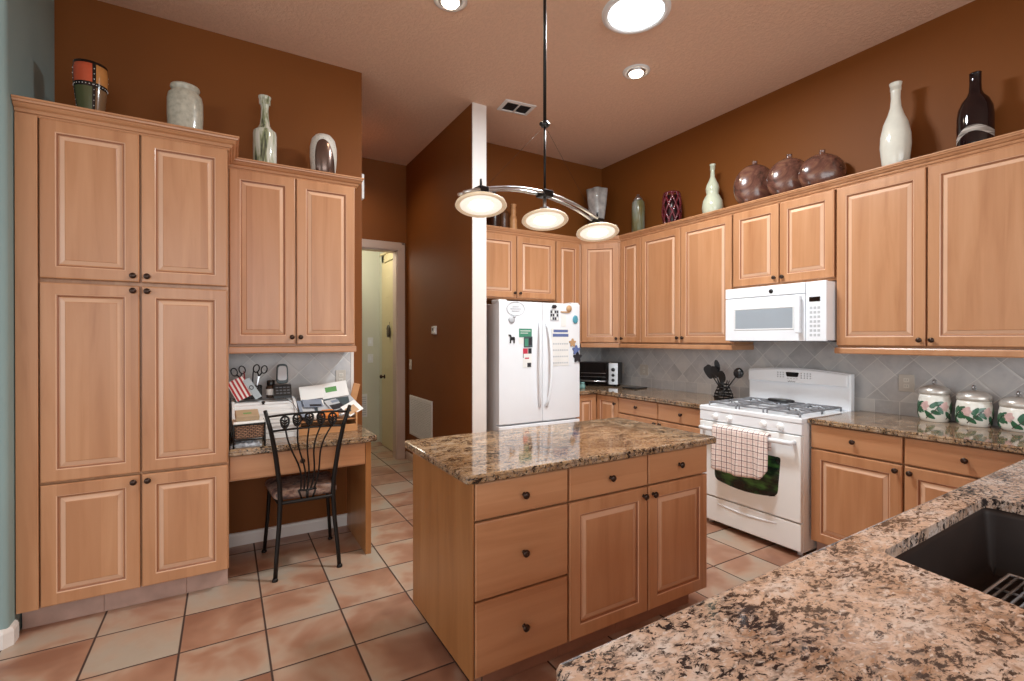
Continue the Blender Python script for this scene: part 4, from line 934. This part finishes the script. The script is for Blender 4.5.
# crumpled silver cup behind the lamp
mb = MB(); mb.lathe(hollow([(.075, 0), (.08, .005), (.095, .12), (.108, .26), (.116, .365)], .007), (0, 0, 0), 40, warp=lambda a, z: 1 + .10 * math.sin(5 * a + .7) * (.3 + z * 2.2))
tag(mb.build('fluted_vase', ceramic('grey_marbled_glass', srgb(176, 172, 168), .1, .3, 14), None, (3.71, 4.33, 2.80)), 'grey marbled fluted vase standing at the kitchen corner behind the right lamp', 'vase')
mb = MB(); mb.lathe([(.10, 0), (.11, .01), (.105, .03), (.085, .04), (.085, .22), (.105, .235), (.105, .263), (.001, .264)], (0, 0, 0), 24)
tag(mb.build('vase_stand', plain('dark_wood_stand', srgb(72, 44, 26), .4), None, (3.71, 4.33, ZT)), 'dark wooden stand lifting the fluted vase in the kitchen corner', 'stand')
mb = MB(); mb.lathe([(.040, 0), (.042, .02), (.040, .17), (.032, .20), (.026, .215), (.030, .24), (.028, .30), (.033, .31), (.033, .325), (.001, .325)], (0, 0, 0), 16)
tag(mb.build('wooden_candlestick', M['tray_wood'], None, (2.62, 4.40, ZT)), 'light turned wooden candlestick on the cabinets above the fridge', 'candlestick')
mb = MB(); mb.lathe(hollow([(.05, 0), (.055, .02), (.06, .2), (.045, .3), (.022, .36), (.018, .44), (.026, .47)], .004), (0, 0, 0), 20)
tag(mb.build('dark_bottle_vase', plain('dark_brown_glaze', srgb(52, 28, 16), .3), None, (2.40, 4.42, ZT)), 'dark brown bottle vase beside the white partition above the fridge', 'vase')
mb = MB(); mb.lathe(hollow([(.05, 0), (.056, .02), (.058, .22), (.04, .26)], .004), (0, 0, 0), 20)
tag(mb.build('brown_jar', plain('umber_glaze', srgb(84, 50, 26), .4), None, (2.535, 4.46, ZT)), 'low brown jar between dark bottle and candlestick above the fridge', 'jar')

# ------------------------------------------------------------------ ceiling fixtures
def downlight(x, y, label):
    r = thing('recessed_light', label, 'ceiling light', (x, y, ZC), 0, 'recessed ceiling lights')
    mb = MB(); mb.lathe([(.105, -.001), (.104, -.008), (.078, -.012), (.070, -.004), (.070, -.001)], (0, 0, 0), 32, cap=False); mb.build('trim_ring', M['white2'], r)
    mb = MB(); mb.lathe([(.069, -.002), (.066, -.014), (.060, -.020), (.056, -.020), (.056, -.004)], (0, 0, 0), 24, cap=False); mb.build('gimbal', M['steel'], r)
    mb = MB(); mb.lathe([(.0555, -.010), (.048, -.030), (.001, -.036)], (0, 0, 0), 20, cap=True); mb.build('bulb', M['spot'], r)
    point_light('recessed_light_beam', (x, y, ZC - .06), 26, (1, .84, .62), .04, 150)
downlight(2.765, 2.765, 'round recessed ceiling light beside the large bright skylight')
downlight(1.04, 5.05, 'added unseen recessed light brightening the hallway behind the desk wall')  # added to lift the dim hall walls, hidden by the desk wall
downlight(1.196, 2.765, 'round recessed ceiling light left of the pendant rod')
st_ = thing('tubular_skylight', 'large round tubular skylight glowing white in the ceiling', 'skylight', (2.258, 2.262, ZC))
mb = MB(); mb.lathe([(.215, -.001), (.214, -.012), (.196, -.022), (.176, -.018), (.172, -.004)], (0, 0, 0), 48, cap=False); mb.build('trim_ring', M['white2'], st_)
mb = MB(); mb.lathe([(.174, -.004), (.174, -.010), (.12, -.022), (.06, -.027), (.001, -.028)], (0, 0, 0), 40, cap=True); mb.build('diffuser', M['tube'], st_)
a_ = area_light('skylight_glow', (2.258, 2.262, ZC - .06), (2.258, 2.262, 0), .34, .34, 85, (.86, .95, 1))
vt = thing('ceiling_vent', 'rectangular ceiling air vent with dark slots near the partition', 'vent', (2.265, 3.745, ZC), R(-6))
mb = MB(); mb.rings([[(x, y, z) for x, y in inset([(-.15, -.105), (.15, -.105), (.15, .105), (-.15, .105)], d)] for d, z in ((0, -.001), (.002, -.008), (.03, -.012), (.034, -.002))], cap0=False, cap1=False); mb.box(-.006, -.075, -.012, .006, .075, -.002); mb.build('frame', M['white2'], vt)
mb = MB(); mb.box(-.117, -.072, -.004, .117, .072, -.001); mb.build('duct', M['black'], vt)
for sx_ in (-1, 1):
    for k in range(5):
        mb = MB(); yy = -.056 + k * .028; xa = .010 if sx_ > 0 else -.115
        mb.rings([[(xa_, yy + dy, z) for dy, z in ((-.008, -.010), (-.006, -.0105), (.006, -.0045), (.004, -.004))] for xa_ in (xa, xa + .105)]); mb.build('slat', M['grey_line'], vt)

# ------------------------------------------------------------------ pendant over the island
pc = Vector((1.405, 2.045)); yaw = R(7)
pn = thing('pendant_light', 'three lamp pendant on an arched double bar above the island', 'pendant light', (pc.x, pc.y, 0), yaw)
def arch(x): return 2.178 - .105 * (x / .50) ** 2 - .018 * x / .5
mb = MB(); mb.lathe([(.001, ZC - .001), (.065, ZC - .001), (.065, ZC - .02), (.045, ZC - .034), (.012, ZC - .04)], (0, 0, 0), 24); mb.build('canopy', M['iron'], pn)
mb = MB(); mb.tube([(0, 0, ZC - .02), (0, 0, 2.535)], .0085, 10); mb.tube([(0, 0, 2.535), (0, 0, 2.19)], .0065, 10); mb.build('rod', M['iron'], pn)
mb = MB(); mb.lathe([(.012, -.014), (.020, -.012), (.020, .012), (.012, .014)], (0, 0, 2.535), 14); mb.tube([(-.028, 0, 2.53), (.028, 0, 2.542)], .010, 8); mb.build('rod_clamp', M['black'], pn)
for sy in (-.022, .022):
    MB().tube([(x, sy, arch(x)) for x in [-.50 + i / 24 for i in range(25)]], .0078, 8).build('arched_bar', M['steel'], pn)
for sx_ in (-1, 1):
    MB().tube([(0, 0, 2.53), (sx_ * .355, 0, arch(sx_ * .36) + .02)], .0007, 5).build('cable', M['knob'], pn)
mb = MB(); mb.box(-.034, -.034, arch(0) - .016, .034, .034, arch(0) + .018, .006); mb.build('hub', M['iron'], pn)
for k, x in enumerate((-.392, 0, .392)):
    zt = arch(x); zs = 2.064 - .010 * x / .392
    a_ = MB(); a_.box(x - .024, -.032, zt - .012, x + .024, .032, zt + .012, .004); a_.tube([(x, 0, zt), (x, 0, zt + (.05 if k != 1 else .02))], .006, 8); a_.tube([(x, 0, zt), (x, 0, zs)], .009, 8); a_.lathe([(.026, zs - .0), (.030, zs + .012), (.024, zs + .045), (.010, zs + .05)], (x, 0, 0), 18)
    a_ = a_.build('lamp_holder', M['iron'] if k != 1 else M['steel'], pn)
    # shallow glass dish on a swivel, turned a little towards the room
    rot = (R(-10), R(6), 0); piv = (x, 0, zs + .004)
    mb = MB(); mb.lathe([(.026, .004), (.065, -.002), (.104, -.010), (.116, -.018), (.119, -.026), (.114, -.031), (.102, -.027), (.096, -.025)], (0, 0, 0), 40, cap=False); mb.build('glass_shade', M['lamp_rim'], pn, piv, rot)
    mb = MB(); mb.lathe([(.097, -.025), (.092, -.029), (.060, -.026), (.050, -.023)], (0, 0, 0), 32, cap=False); mb.build('diffuser', M['lamp'], pn, piv, rot)
    mb = MB(); mb.lathe([(.054, -.024), (.044, -.031), (.02, -.034), (.001, -.034)], (0, 0, 0), 32, cap=False); mb.build('lens', M['hot'], pn, piv, rot)
    v_ = Vector((pc.x + x * math.cos(yaw), pc.y + x * math.sin(yaw), zs - .07)); point_light('pendant_bulb', v_, 9, (1, .82, .58), .05, 165)

# ------------------------------------------------------------------ hallway fittings
th = thing('thermostat', 'small white thermostat on the brown hallway wall', 'thermostat', (XP0, 4.75, 1.53), RZ)
mb = MB(); mb.box(-.05, -.004, -.045, .05, -.0005, .045, .003); mb.box(-.045, -.026, -.04, .045, -.003, .04, .008); mb.build('case', M['white2'], th)
mb = MB(); mb.box(-.022, -.028, -.004, .012, -.025, .024, .002); mb.build('display', M['grey_line'], th)
sw = thing('light_switch', 'almond light switch by the doorway on the hallway wall', 'switch', (XP0, 5.52, 1.14), RZ)
mb = MB(); mb.box(-.036, -.006, -.058, .036, -.0005, .058, .003); mb.build('cover_plate', M['plate'], sw)
mb = MB(); mb.box(-.005, -.016, -.010, .005, -.005, .012, .002); mb.build('toggle', M['plate2'], sw)
gr = thing('return_air_grille', 'white louvred return air grille low on the hallway wall', 'vent', (XP0, 5.18, .55), RZ)
mb = MB(); mb.rings([[(x, y_, z) for x, z in inset([(-.36, -.23), (.36, -.23), (.36, .23), (-.36, .23)], d)] for d, y_ in ((0, -.001), (.002, -.009), (.028, -.012), (.030, -.003))], cap0=False, cap1=False); mb.build('frame', M['white2'], gr)
mb = MB(); mb.box(-.332, -.002, -.202, .332, -.001, .202); mb.build('duct', M['grey_line'], gr)
for k in range(22):
    mb = MB(); zz = -.192 + k * .0183
    mb.rings([[(x, y_, zz + dz) for y_, dz in ((-.0115, -.007), (-.0105, -.0075), (-.003, .006), (-.004, .0065))] for x in (-.331, .331)]); mb.build('louvre', M['white2'], gr)
cb_ = thing('door_chime', 'white door chime box high on the hall side of the desk wall', 'chime', (XE, 4.02, 2.66), PI / 2)
mb = MB(); mb.box(-.08, -.034, -.10, .08, -.001, .10, .006); mb.build('case', M['white2'], cb_)
mb = MB()
for k in range(5): mb.box(-.07, -.0355, -.08 + k * .03, .07, -.033, -.07 + k * .03)
mb.build('sound_slot', M['light_grey'], cb_)
for z, lb in ((1.40, 'upper white switch plate on the pale wall beyond the doorway'), (1.17, 'lower white switch plate on the pale wall beyond the doorway')):
    r = thing('switch_plate', lb, 'switch', (1.735, 6.80, z), 0); mb = MB(); mb.box(-.038, -.007, -.06, .038, -.0005, .06, .003); mb.build('cover_plate', M['white2'], r)
    mb = MB(); mb.box(-.012, -.014, -.024, .012, -.006, .024, .003); mb.build('rocker', M['white'], r)
r = thing('floor_level_grille', 'small pale grille low on the wall beyond the doorway', 'vent', (1.62, 6.80, .52), 0)
mb = MB(); mb.box(-.07, -.008, -.16, .07, -.0005, .16, .004); mb.build('frame', M['white2'], r)
for k in range(9): mb = MB(); mb.box(-.055, -.012, -.132 + k * .03, .055, -.007, -.118 + k * .03); mb.build('louvre', M['light_grey'], r)
ho = thing('door_ornament', 'dark hanging ornament on the cream door beyond the hallway', 'ornament', (1.8205, 6.16, 1.63), RZ)
mb = MB(); mb.tube([(0, -.003, .03), (0, -.004, -.02)], .003, 6); mb.build('hook', M['iron'], ho)
mb = MB(); mb.lathe([(.001, -.17), (.03, -.165), (.05, -.13), (.045, -.09), (.052, -.06), (.04, -.025), (.012, -.01), (.001, -.01)], (0, -.020, -.0), 16, squash=.35, warp=lambda a, z: 1 + .15 * math.sin(6 * a + z * 60)); mb.build('ornament_body', plain('antique_bronze', srgb(86, 76, 62), .5), ho)
mb = MB(); mb.box(1.50, 6.76, 1.27, 1.600, 6.799, 2.13, .004); tag(mb.build('dark_wall_panel', M['black']), 'tall dark framed panel on the pale wall beyond the doorway', 'picture')

# ------------------------------------------------------------------ chair at the desk
ch = thing('desk_chair', 'dark iron cafe chair with leaf back and mottled cushion at the desk', 'chair', (.435, 3.215, 0), R(0))
zs_ = .455
rl_ = []
for sx_ in (-1, 1):
    pts = [(sx_ * .183, -.03, .004), (sx_ * .176, -.018, .12), (sx_ * .160, .0, .30), (sx_ * .152, .008, .455), (sx_ * .156, .004, .56), (sx_ * .178, -.018, .74), (sx_ * .206, -.045, .90), (sx_ * .238, -.075, 1.022)]
    m_ = MB(); m_.tube(pts, [.0125, .0125, .0135, .0145, .0145, .014, .013, .011], 10); m_.lathe([(.017, 0), (.018, .008), (.012, .02)], (sx_ * .184, -.031, 0), 12); m_.build('leg', M['iron'], ch)
    pts = [(sx_ * .212, .445, .004), (sx_ * .205, .432, .10), (sx_ * .192, .412, .26), (sx_ * .184, .405, .40), (sx_ * .182, .40, .452)]
    m_ = MB(); m_.tube(pts, [.0115, .0115, .012, .0125, .0125], 10); m_.lathe([(.016, 0), (.017, .008), (.011, .02)], (sx_ * .212, .446, 0), 12); m_.build('leg', M['iron'], ch)
mb = MB(); ring = rounded([(-.158, .004), (.158, .004), (.192, .415), (-.192, .415)], .03, 5); mb.tube([(x, y, zs_ - .008) for x, y in ring], .011, 8, closed=True); mb.build('seat_frame', M['iron'], ch)
t_ = NT('mottled_upholstery'); t_.set(Roughness=.8); n_ = t_.noise(t_.co(), 17, 4, .6, .8); t_.col(t_.ramp(n_.outputs[0], [(.34, srgb(70, 54, 52)), (.46, srgb(128, 96, 84)), (.56, srgb(160, 132, 116)), (.68, srgb(96, 84, 84))]))
cu = rounded([(-.180, .022), (.180, .022), (.214, .43), (-.214, .43)], .05, 6)
mb = MB(); mb.rings([[(x, y, z) for x, y in inset(cu, d)] for d, z in ((.012, zs_ + .002), (.0, zs_ + .012), (0, zs_ + .03), (.012, zs_ + .043), (.026, zs_ + .049), (.042, zs_ + .053))], smooth=True); mb.build('seat_cushion', t_.m, ch)
def by(z): return .008 - .083 * max(0, (z - .455) / .567) ** 1.35
def bx(z):    # half width of the back at height z
    pts = [(.455, .152), (.56, .156), (.74, .178), (.90, .206), (1.022, .238)]
    for (a, p), (b, q_) in zip(pts, pts[1:]):
        if z <= b: return p + (q_ - p) * (z - a) / (b - a)
    return .238
for zc, sag in ((.985, .012), (.895, .010)):
    MB().tube([((i / 8 - 1) * bx(zc), by(zc) - .03 * (1 - (i / 8 - 1) ** 2) * .6, zc + sag * (1 - (i / 8 - 1) ** 2)) for i in range(17)], .0065, 8).build('back_rail', M['iron'], ch)
for k in range(5):
    u = (k - 2) / 2; xt = u * .130; xb = u * .038
    pts = []
    for i in range(15):
        t = i / 14; z = .512 + (.905 - .512) * t; x = xb + (xt - xb) * (t ** .9) + .012 * math.sin(t * 2 * PI) * (1 if k != 2 else .6) - (.02 * math.sin(PI * t) * u)
        pts.append((x, by(z) - .018 * t, z))
    MB().tube(pts, .005, 8).build('back_spindle', M['iron'], ch)
    # leaf between the two rails
    m_ = MB(); yc = by(.94) - .018; w_, h_ = .021, .032; zc = .944 + .010 * (1 - u * u)
    out = []
    for i in range(20):
        a = 2 * PI * i / 20; x = w_ * math.sin(a) * (1 - .30 * math.cos(a)); z = -h_ * math.cos(a) * 1.0; z = z + .006 * (z > 0); out.append((xt * 1.03 + x, yc, zc + z))
    m_.tube(out, .0058, 6, closed=True); m_.tube([(xt * 1.03, yc, zc - h_ - .012), (xt * 1.03, yc, zc + h_ + .008)], .004, 6)
    for j in (-.016, -.002, .012):
        for sg in (-1, 1): m_.tube([(xt * 1.03, yc, zc + j - .006), (xt * 1.03 + sg * .015, yc, zc + j + .007)], .0048, 6)
    m_.build('back_leaf', M['iron'], ch)
mb = MB(); mb.tube([(-.05, by(.512), .512), (0, by(.512), .505), (.05, by(.512), .512)], .007, 8); mb.tube([(0, by(.505), .505), (0, .010, zs_ - .004)], .008, 8); mb.tube([(-.05, by(.512), .512), (-.03, .010, zs_ - .004)], .006, 8); mb.tube([(.05, by(.512), .512), (.03, .010, zs_ - .004)], .006, 8); mb.build('spindle_foot', M['iron'], ch)

# ------------------------------------------------------------------ things on the desk
ZD = .7965
# roll-top letter box
lb_ = thing('roll_top_box', 'white slatted roll top box on the desk behind the basket', 'box', (.035, 3.47, ZD))
prof = [(0, 0), (0, .085), (.012, .12), (.045, .165), (.095, .202), (.16, .222), (.27, .228), (.27, 0)]
for sx_ in (0, .362):
    mb = MB(); q_ = [(-.008, 0), (-.008, .095), (.004, .128), (.038, .174), (.09, .212), (.16, .233), (.278, .24), (.278, 0)]; mb.rings([[(x, y, z) for y, z in q_] for x in (sx_, sx_ + .016)]); mb.build('side_panel', M['white2'], lb_)
mb = MB(); fine = []
cv = [(.0, .03)] + prof[1:7]
L_ = []
for (a, b), (c, d_) in zip(cv, cv[1:]):
    L_ += [(a + (c - a) * i / 6, b + (d_ - b) * i / 6) for i in range(6)]
L_.append(cv[-1])
ri = []
for i, (y, z) in enumerate(L_): g = .008 if i % 4 == 0 else 0; ri.append((y + g, z - g))
mb.rings([[(x, y, z) for y, z in ri + [(.27, .20), (.03, .02)]] for x in (.016, .362)], smooth=False); mb.build('roll_shutter', M['white2'], lb_)
mb = MB(); mb.box(.016, .0, 0, .362, .27, .028, .002); mb.build('base', M['white2'], lb_)
mb = MB(); mb.lathe([(.010, 0), (.006, .006), (.012, .014), (.010, .02), (.001, .022)], (.18, .125, .210), 14); mb.build('knob', M['black'], lb_)
ZR = ZD + .2415
# wire organiser with flag card, scissors etc on the roll top
og = thing('pencil_organizer', 'black wire pencil organizer standing on the white roll top box', 'organizer', (.125, 3.685, ZR))
mb = MB()
for z in (.004, .05, .085): mb.tube([(x, y, z) for x, y in rounded([(-.075, -.04), (.085, -.04), (.085, .04), (-.075, .04)], .012, 3)], .003, 6, closed=True)
for i in range(9):
    for y in (-.04, .04): mb.tube([(-.07 + i * .0188, y, .004), (-.07 + i * .0188, y, .085)], .0022, 5)
for i in range(4):
    for x in (-.075, .085): mb.tube([(x, -.03 + i * .02, .004), (x, -.03 + i * .02, .085)], .0022, 5)
mb.box(-.074, -.039, 0, .084, .039, .004); mb.box(-.075, -.0395, .004, .085, -.038, .075); mb.box(-.075, .038, .004, .085, .0395, .075); mb.box(.0, -.038, .004, .0015, .038, .075); mb.build('wire_frame', M['iron'], og)
# flag card: red and white stripes, dark blue field
t_ = NT('striped_flag_print'); t_.set(Roughness=.6); sp = t_.n('ShaderNodeSeparateXYZ'); t_.l(t_.co(), sp.inputs[0]); f_ = t_.math('LESS_THAN', t_.math('FRACT', t_.math('DIVIDE', sp.outputs['X'], .024)), .5); t_.col(t_.mix(f_, srgb(232, 226, 222), srgb(176, 34, 44)))
mb = MB(); mb.box(-.052, -.002, 0, .052, .002, .140); 
fl = mb.build('flag_card', t_.m, None, (.112, 3.637, ZR + .012), (R(4), R(-26), 0)); tag(fl, 'red and white striped flag card leaning in the wire organizer', 'card')
mb = MB(); mb.box(-.020, -.002, 0, .022, .002, .150); o_ = mb.build('blue_card', plain('navy_and_white_card', srgb(178, 190, 196), .5), None, (.190, 3.634, ZR + .008), (R(4), R(-30), 0)); tag(o_, 'pale blue card tilted beside the striped flag card', 'card')
mb2 = MB(); mb2.tube([(.0 + .011 * math.cos(a), -.003, .085 + .013 * math.sin(a)) for a in [2 * PI * i / 12 for i in range(12)]], .0025, 5, closed=True); mb2.build('printed_ring', C5, o_)
def scissors(x, y, z, rot, label, mat_):
    r = thing('scissors', label, 'scissors', (x, y, z), 0, 'scissors in the organizer'); r.rotation_euler = (0, rot, 0)
    for sg in (-1, 1):
        m_ = MB(); m_.tube([(sg * .024 + .018 * math.cos(a), sg * .002, .165 + .026 * math.sin(a)) for a in [2 * PI * i / 14 for i in range(14)]], .0045, 6, closed=True); m_.tube([(sg * .014, sg * .002, .142), (0, sg * .002, .115)], .0045, 6); m_.build('handle', mat_, r)
    m_ = MB()
    for sg in (-1, 1): m_.rings([[(a, sg * .002 + o2, b) for a, b in ((-.006 * sg, .118), (.006 * sg, .118), (0, .02))] for o2 in (-.001, .001)])
    m_.build('blade', M['steel'], r)
scissors(.118, 3.69, ZR + .03, R(-16), 'black handled scissors at the left in the wire organizer', M['black'])
scissors(.175, 3.70, ZR + .035, R(10), 'dark handled scissors at the right in the wire organizer', M['iron'])
for (x, y, tp, c0, lb) in ((.125, 3.69, (-.02, 0), srgb(150, 40, 44), 'red pen standing in the wire organizer'), (.150, 3.70, (.012, 0), srgb(40, 44, 52), 'dark pen standing in the wire organizer')):
    mb = MB(); mb.tube([(0, 0, .006), (tp[0] * .9, 0, .17), (tp[0], 0, .19)], [.004, .0042, .0015], 8); tag(mb.build('pen', plain('pen_plastic', c0, .3), None, (x, y, ZR)), lb, 'pen', 'pens in the organizer')
gj = thing('small_jar', 'small dark lidded jar beside the wire organizer on the roll top box', 'jar', (.268, 3.70, ZR))
mb = MB(); mb.lathe([(.028, 0), (.031, .004), (.031, .07), (.024, .084), (.001, .085)], (0, 0, 0), 20); mb.build('jar', plain('amber_dark_glass', srgb(66, 48, 38), .1), gj)
mb = MB(); mb.lathe([(.025, .085), (.026, .09), (.026, .115), (.022, .119), (.001, .119)], (0, 0, 0), 20); mb.build('lid', M['black'], gj)
mb = MB(); mb.lathe([(.0315, .02), (.0318, .06)], (0, 0, 0), 20, cap=False); mb.build('paper_label', M['paper'], gj)
ph = thing('desk_phone', 'black cordless phone with grey handset on the roll top box', 'telephone', (.335, 3.655, ZR))
mb = MB(); mb.rings([[(x, y, z) for y, z in ((-.045, 0), (-.045, .018), (.0, .085), (.04, .09), (.045, 0))] for x in (-.055, .055)]); pb = mb.build('cradle', M['black'], ph)
mb = MB()
for r_ in range(3):
    for c_ in range(4): mb.box(-.042 + c_ * .023, -.038 + r_ * .013, .030 + r_ * .018, -.026 + c_ * .023, -.030 + r_ * .013, .038 + r_ * .018)
mb.build('key', M['grey_line'], pb)
mb = MB(); mb.rings([[(x, .012 + .004 * 0 + y, .095 + z) for x, z in inset(rounded([(-.038, 0), (.038, 0), (.034, .135), (-.034, .135)], .028, 5), d)] for d, y in ((.004, .014), (0, .010), (0, -.010), (.005, -.014))]); hs = mb.build('handset', C2, ph)
mb = MB(); mb.rings([[(x, .0 + y, .095 + z) for x, z in inset(rounded([(-.03, .022), (.03, .022), (.027, .122), (-.027, .122)], .02, 4), d)] for d, y in ((0, -.001), (.002, -.005))]); mb.build('face_plate', M['light_grey'], hs)
mb = MB(); mb.tube([(.0, -.03, .01), (.03, -.075, -.012), (.055, -.12, -.03), (.075, -.16, -.072), (.10, -.20, -.14)], .0022, 6); mb.build('cord', M['grey_line'], ph)
# wicker basket
bk = thing('wicker_basket', 'small wicker basket in a black wire stand at the front of the desk', 'basket', (.122, 3.345, ZD))
t_ = NT('woven_wicker'); t_.set(Roughness=.7); v = t_.co(); br = t_.n('ShaderNodeTexBrick', offset=.5, ins={'Scale': 1.0, 'Mortar Size': .0025, 'Brick Width': .022, 'Row Height': .010, 'Color1': srgb(176, 132, 100), 'Color2': srgb(140, 98, 70), 'Mortar': srgb(58, 38, 28)}); mp = t_.co(rot=(R(90), 0, 0)); t_.l(mp, br.inputs['Vector']); t_.col(br.outputs[0]); t_.bump(br.outputs['Fac'], -.5, .004)
bq = rounded([(-.078, -.075), (.078, -.075), (.078, .085), (-.078, .085)], .015, 4)
mb = MB(); mb.rings([[(x, y, z) for x, y in inset(bq, d)] for d, z in ((.008, .050), (0, .056), (-.004, .128), (.004, .132), (.010, .128), (.012, .062))]); mb.build('woven_body', t_.m, bk)
mb = MB()
for z in (.045, .134): mb.tube([(x, y, z) for x, y in inset(bq, -.007)], .0045, 6, closed=True)
for x, y in ((-.082, -.079), (.082, -.079), (.082, .089), (-.082, .089)): mb.tube([(x, y, 0), (x, y, .14)], .0055, 6)
mb.build('wire_stand', M['iron'], bk)
mb = MB(); mb.rings([[(x, y, z) for x, y in inset(rounded([(-.085, -.085), (.082, -.070), (.078, .10), (-.09, .09)], .01, 3), d)] for d, z in ((.002, 0), (0, .003), (0, .008), (.003, .012))])
tag(mb.build('folded_papers', M['paper'], None, (.122, 3.345, ZD + .1392)), 'stack of white papers lying on the wicker basket', 'papers')
t_ = NT('kraft_with_print'); mb = MB(); mb.rings([[(x, y, z) for x, y in inset([(-.062, 0), (.062, 0), (.062, .10), (-.062, .10)], d)] for d, z in ((0, 0), (0, .026), (.003, .03))]); 
bb = mb.build('kraft_box', M['brown_paper'], None, (.115, 3.300, ZD + .1535), (R(16), 0, R(3))); tag(bb, 'brown kraft box with a small green mark on the white papers', 'box')
mb = MB(); mb.box(-.022, .035, .0302, .022, .05, .0306); mb.build('green_mark', M['green_print'], bb)
t_ = NT('crinkled_clear_plastic'); t_.set(Roughness=.15); n_ = t_.noise(t_.co(), 30, 4); t_.col(t_.ramp(n_.outputs[0], [(.35, srgb(120, 124, 130)), (.65, srgb(214, 216, 220))])); t_.b.inputs['Alpha'].default_value = 1
mb = MB(); rr_ = random.Random(5); gp = []
for j in range(9):
    for i in range(13):
        u, v_ = i / 12, j / 8; gp.append((-.08 + .17 * u, -.05 + .11 * v_, .004 + (.030 * math.sin(PI * u) ** .5 * math.sin(PI * v_) ** .5) * (.6 + .6 * rr_.random()) if 0 < u < 1 and 0 < v_ < 1 else .001))
mb.add(gp, [(j * 13 + i, j * 13 + i + 1, (j + 1) * 13 + i + 1, (j + 1) * 13 + i) for j in range(8) for i in range(12)])
bo = mb.build('plastic_bag', t_.m, None, (.100, 3.325, ZD), fix=False); tag(bo, 'crinkled clear plastic bag lying under the wicker basket', 'bag')
# wooden mail tray and its heap
tr = thing('mail_tray', 'light wooden mail tray at the right of the desk', 'tray', (.417, 3.475, ZD))
mb = MB(); mb.box(0, 0, .0, .38, .30, .012, .002); mb.box(0, 0, .012, .012, .30, .13, .002); mb.box(.368, 0, .012, .38, .30, .13, .002); mb.box(.012, .288, .012, .368, .30, .15, .002); mb.box(.012, 0, .012, .368, .012, .05, .002); mb.build('frame', M['tray_wood'], tr)
mb = MB(); mb.box(.013, .012, .082, .367, .287, .090); mb.build('shelf_board', M['tray_wood'], tr)
mb = MB(); mb.box(0, 0, 0, .05, .012, .19, .004); tag(mb.build('wooden_stick', M['tray_wood'], None, (.776, 3.70, ZD + .1322), (0, R(14), 0)), 'light wooden ruler tilted up from the mail heap by the wall end', 'stick')  # plain wooden slat standing in the mail heap
def sheet(name, w, d, h, loc, rot, mat_, label, cat, extra=None):
    m_ = MB(); m_.rings([[(x, y + .0, z) for x, y in inset([(-w / 2, -d / 2), (w / 2, -d / 2), (w / 2, d / 2), (-w / 2, d / 2)], dd)] for dd, z in ((.001, 0), (0, .001), (0, h - .001), (.001, h))])
    if extra:
        for (a, b, c0, d0, mi) in extra: m_.box(a, b, h - .0002, c0, d0, h + .0006, m=mi)
    return tag(m_.build(name, mat_, None, loc, [R(a) for a in rot]), label, cat, 'mail on the desk tray')
sheet('magazine', .21, .25, .006, (.55, 3.62, ZD + .0905), (0, 0, 4), [C5, M['paper']], 'dark covered magazine lowest in the mail tray', 'magazine', [(-.08, -.10, .05, -.05, 1)])
sheet('magazine', .20, .24, .006, (.58, 3.62, ZD + .0975), (0, 0, -8), [M['light_grey'], C5], 'grey magazine second from the bottom in the mail tray', 'magazine', [(-.07, -.11, .07, -.07, 1)])
mb = MB(); mb.rings([[(x, y, z) for x, y in inset(rounded([(-.06, -.04), (.06, -.04), (.045, .05), (-.045, .05)], .02, 4), d)] for d, z in ((.004, 0), (0, .006), (0, .022), (.008, .034))]); tag(mb.build('orange_case', M['orange'], None, (.610, 3.505, ZD + .112), (R(14), 0, R(18))), 'small orange case in front of the mail heap', 'case')
mb = MB(); mb.lathe([(.026, 0), (.03, .004), (.03, .03), (.024, .036), (.001, .037)], (0, 0, 0), 18); tag(mb.build('tape_roll', M['paper'], None, (.515, 3.515, ZD + .1045), (R(20), 0, 0)), 'small round white roll beside the orange case in the mail tray', 'roll')
mb = MB(); mb.lathe([(.026, 0), (.03, .004), (.028, .032), (.020, .036), (.001, .037)], (0, 0, 0), 18); tag(mb.build('metal_tin', M['steel'], None, (.695, 3.515, ZD + .1045), (R(25), 0, 0)), 'small silver tin right of the orange case in the mail tray', 'tin')
sheet('magazine', .20, .17, .008, (.53, 3.615, ZD + .150), (34, 5, 9), [C8, M['light_grey'], C5], 'blue grey magazine tilted at the left of the mail heap', 'magazine', [(-.08, -.06, .0, .02, 1), (.02, -.07, .08, -.03, 2)])
sheet('magazine', .23, .17, .008, (.655, 3.60, ZD + .166), (30, -5, -7), [C2, M['light_grey'], C5], 'slate grey magazine lying over the orange case', 'magazine', [(-.10, -.07, -.02, .03, 1), (.02, -.07, .10, -.03, 2)])
sheet('magazine', .20, .13, .006, (.715, 3.61, ZD + .182), (26, -8, 14), [M['light_grey'], C5, C8], 'pale magazine with black picture at the right of the heap', 'magazine', [(-.09, -.06, .03, .0, 1), (-.06, .02, .06, .05, 2)])
sheet('envelope', .20, .10, .005, (.56, 3.645, ZD + .190), (30, 3, 6), [C8, C5, M['paper']], 'grey blue envelope under the plain white letter', 'envelope', [(-.06, -.045, .02, -.02, 1), (.03, -.03, .09, .03, 2)])
sheet('brochure', .13, .10, .004, (.775, 3.545, ZD + .150), (40, -18, 30), [M['paper'], C6], 'white and tan brochure sticking out at the right of the heap', 'brochure', [(-.055, -.04, .03, .02, 1)])
sheet('long_letter', .155, .10, .003, (.525, 3.69, ZD + .262), (66, -4, 4), M['paper'], 'plain white letter standing on the mail heap', 'letter')
sheet('long_letter', .185, .115, .003, (.685, 3.70, ZD + .272), (66, -7, 3), [M['paper'], M['green_print']], 'white letter with a green stamp on top of the mail heap', 'letter', [(-.065, -.012, .015, .026, 1)])
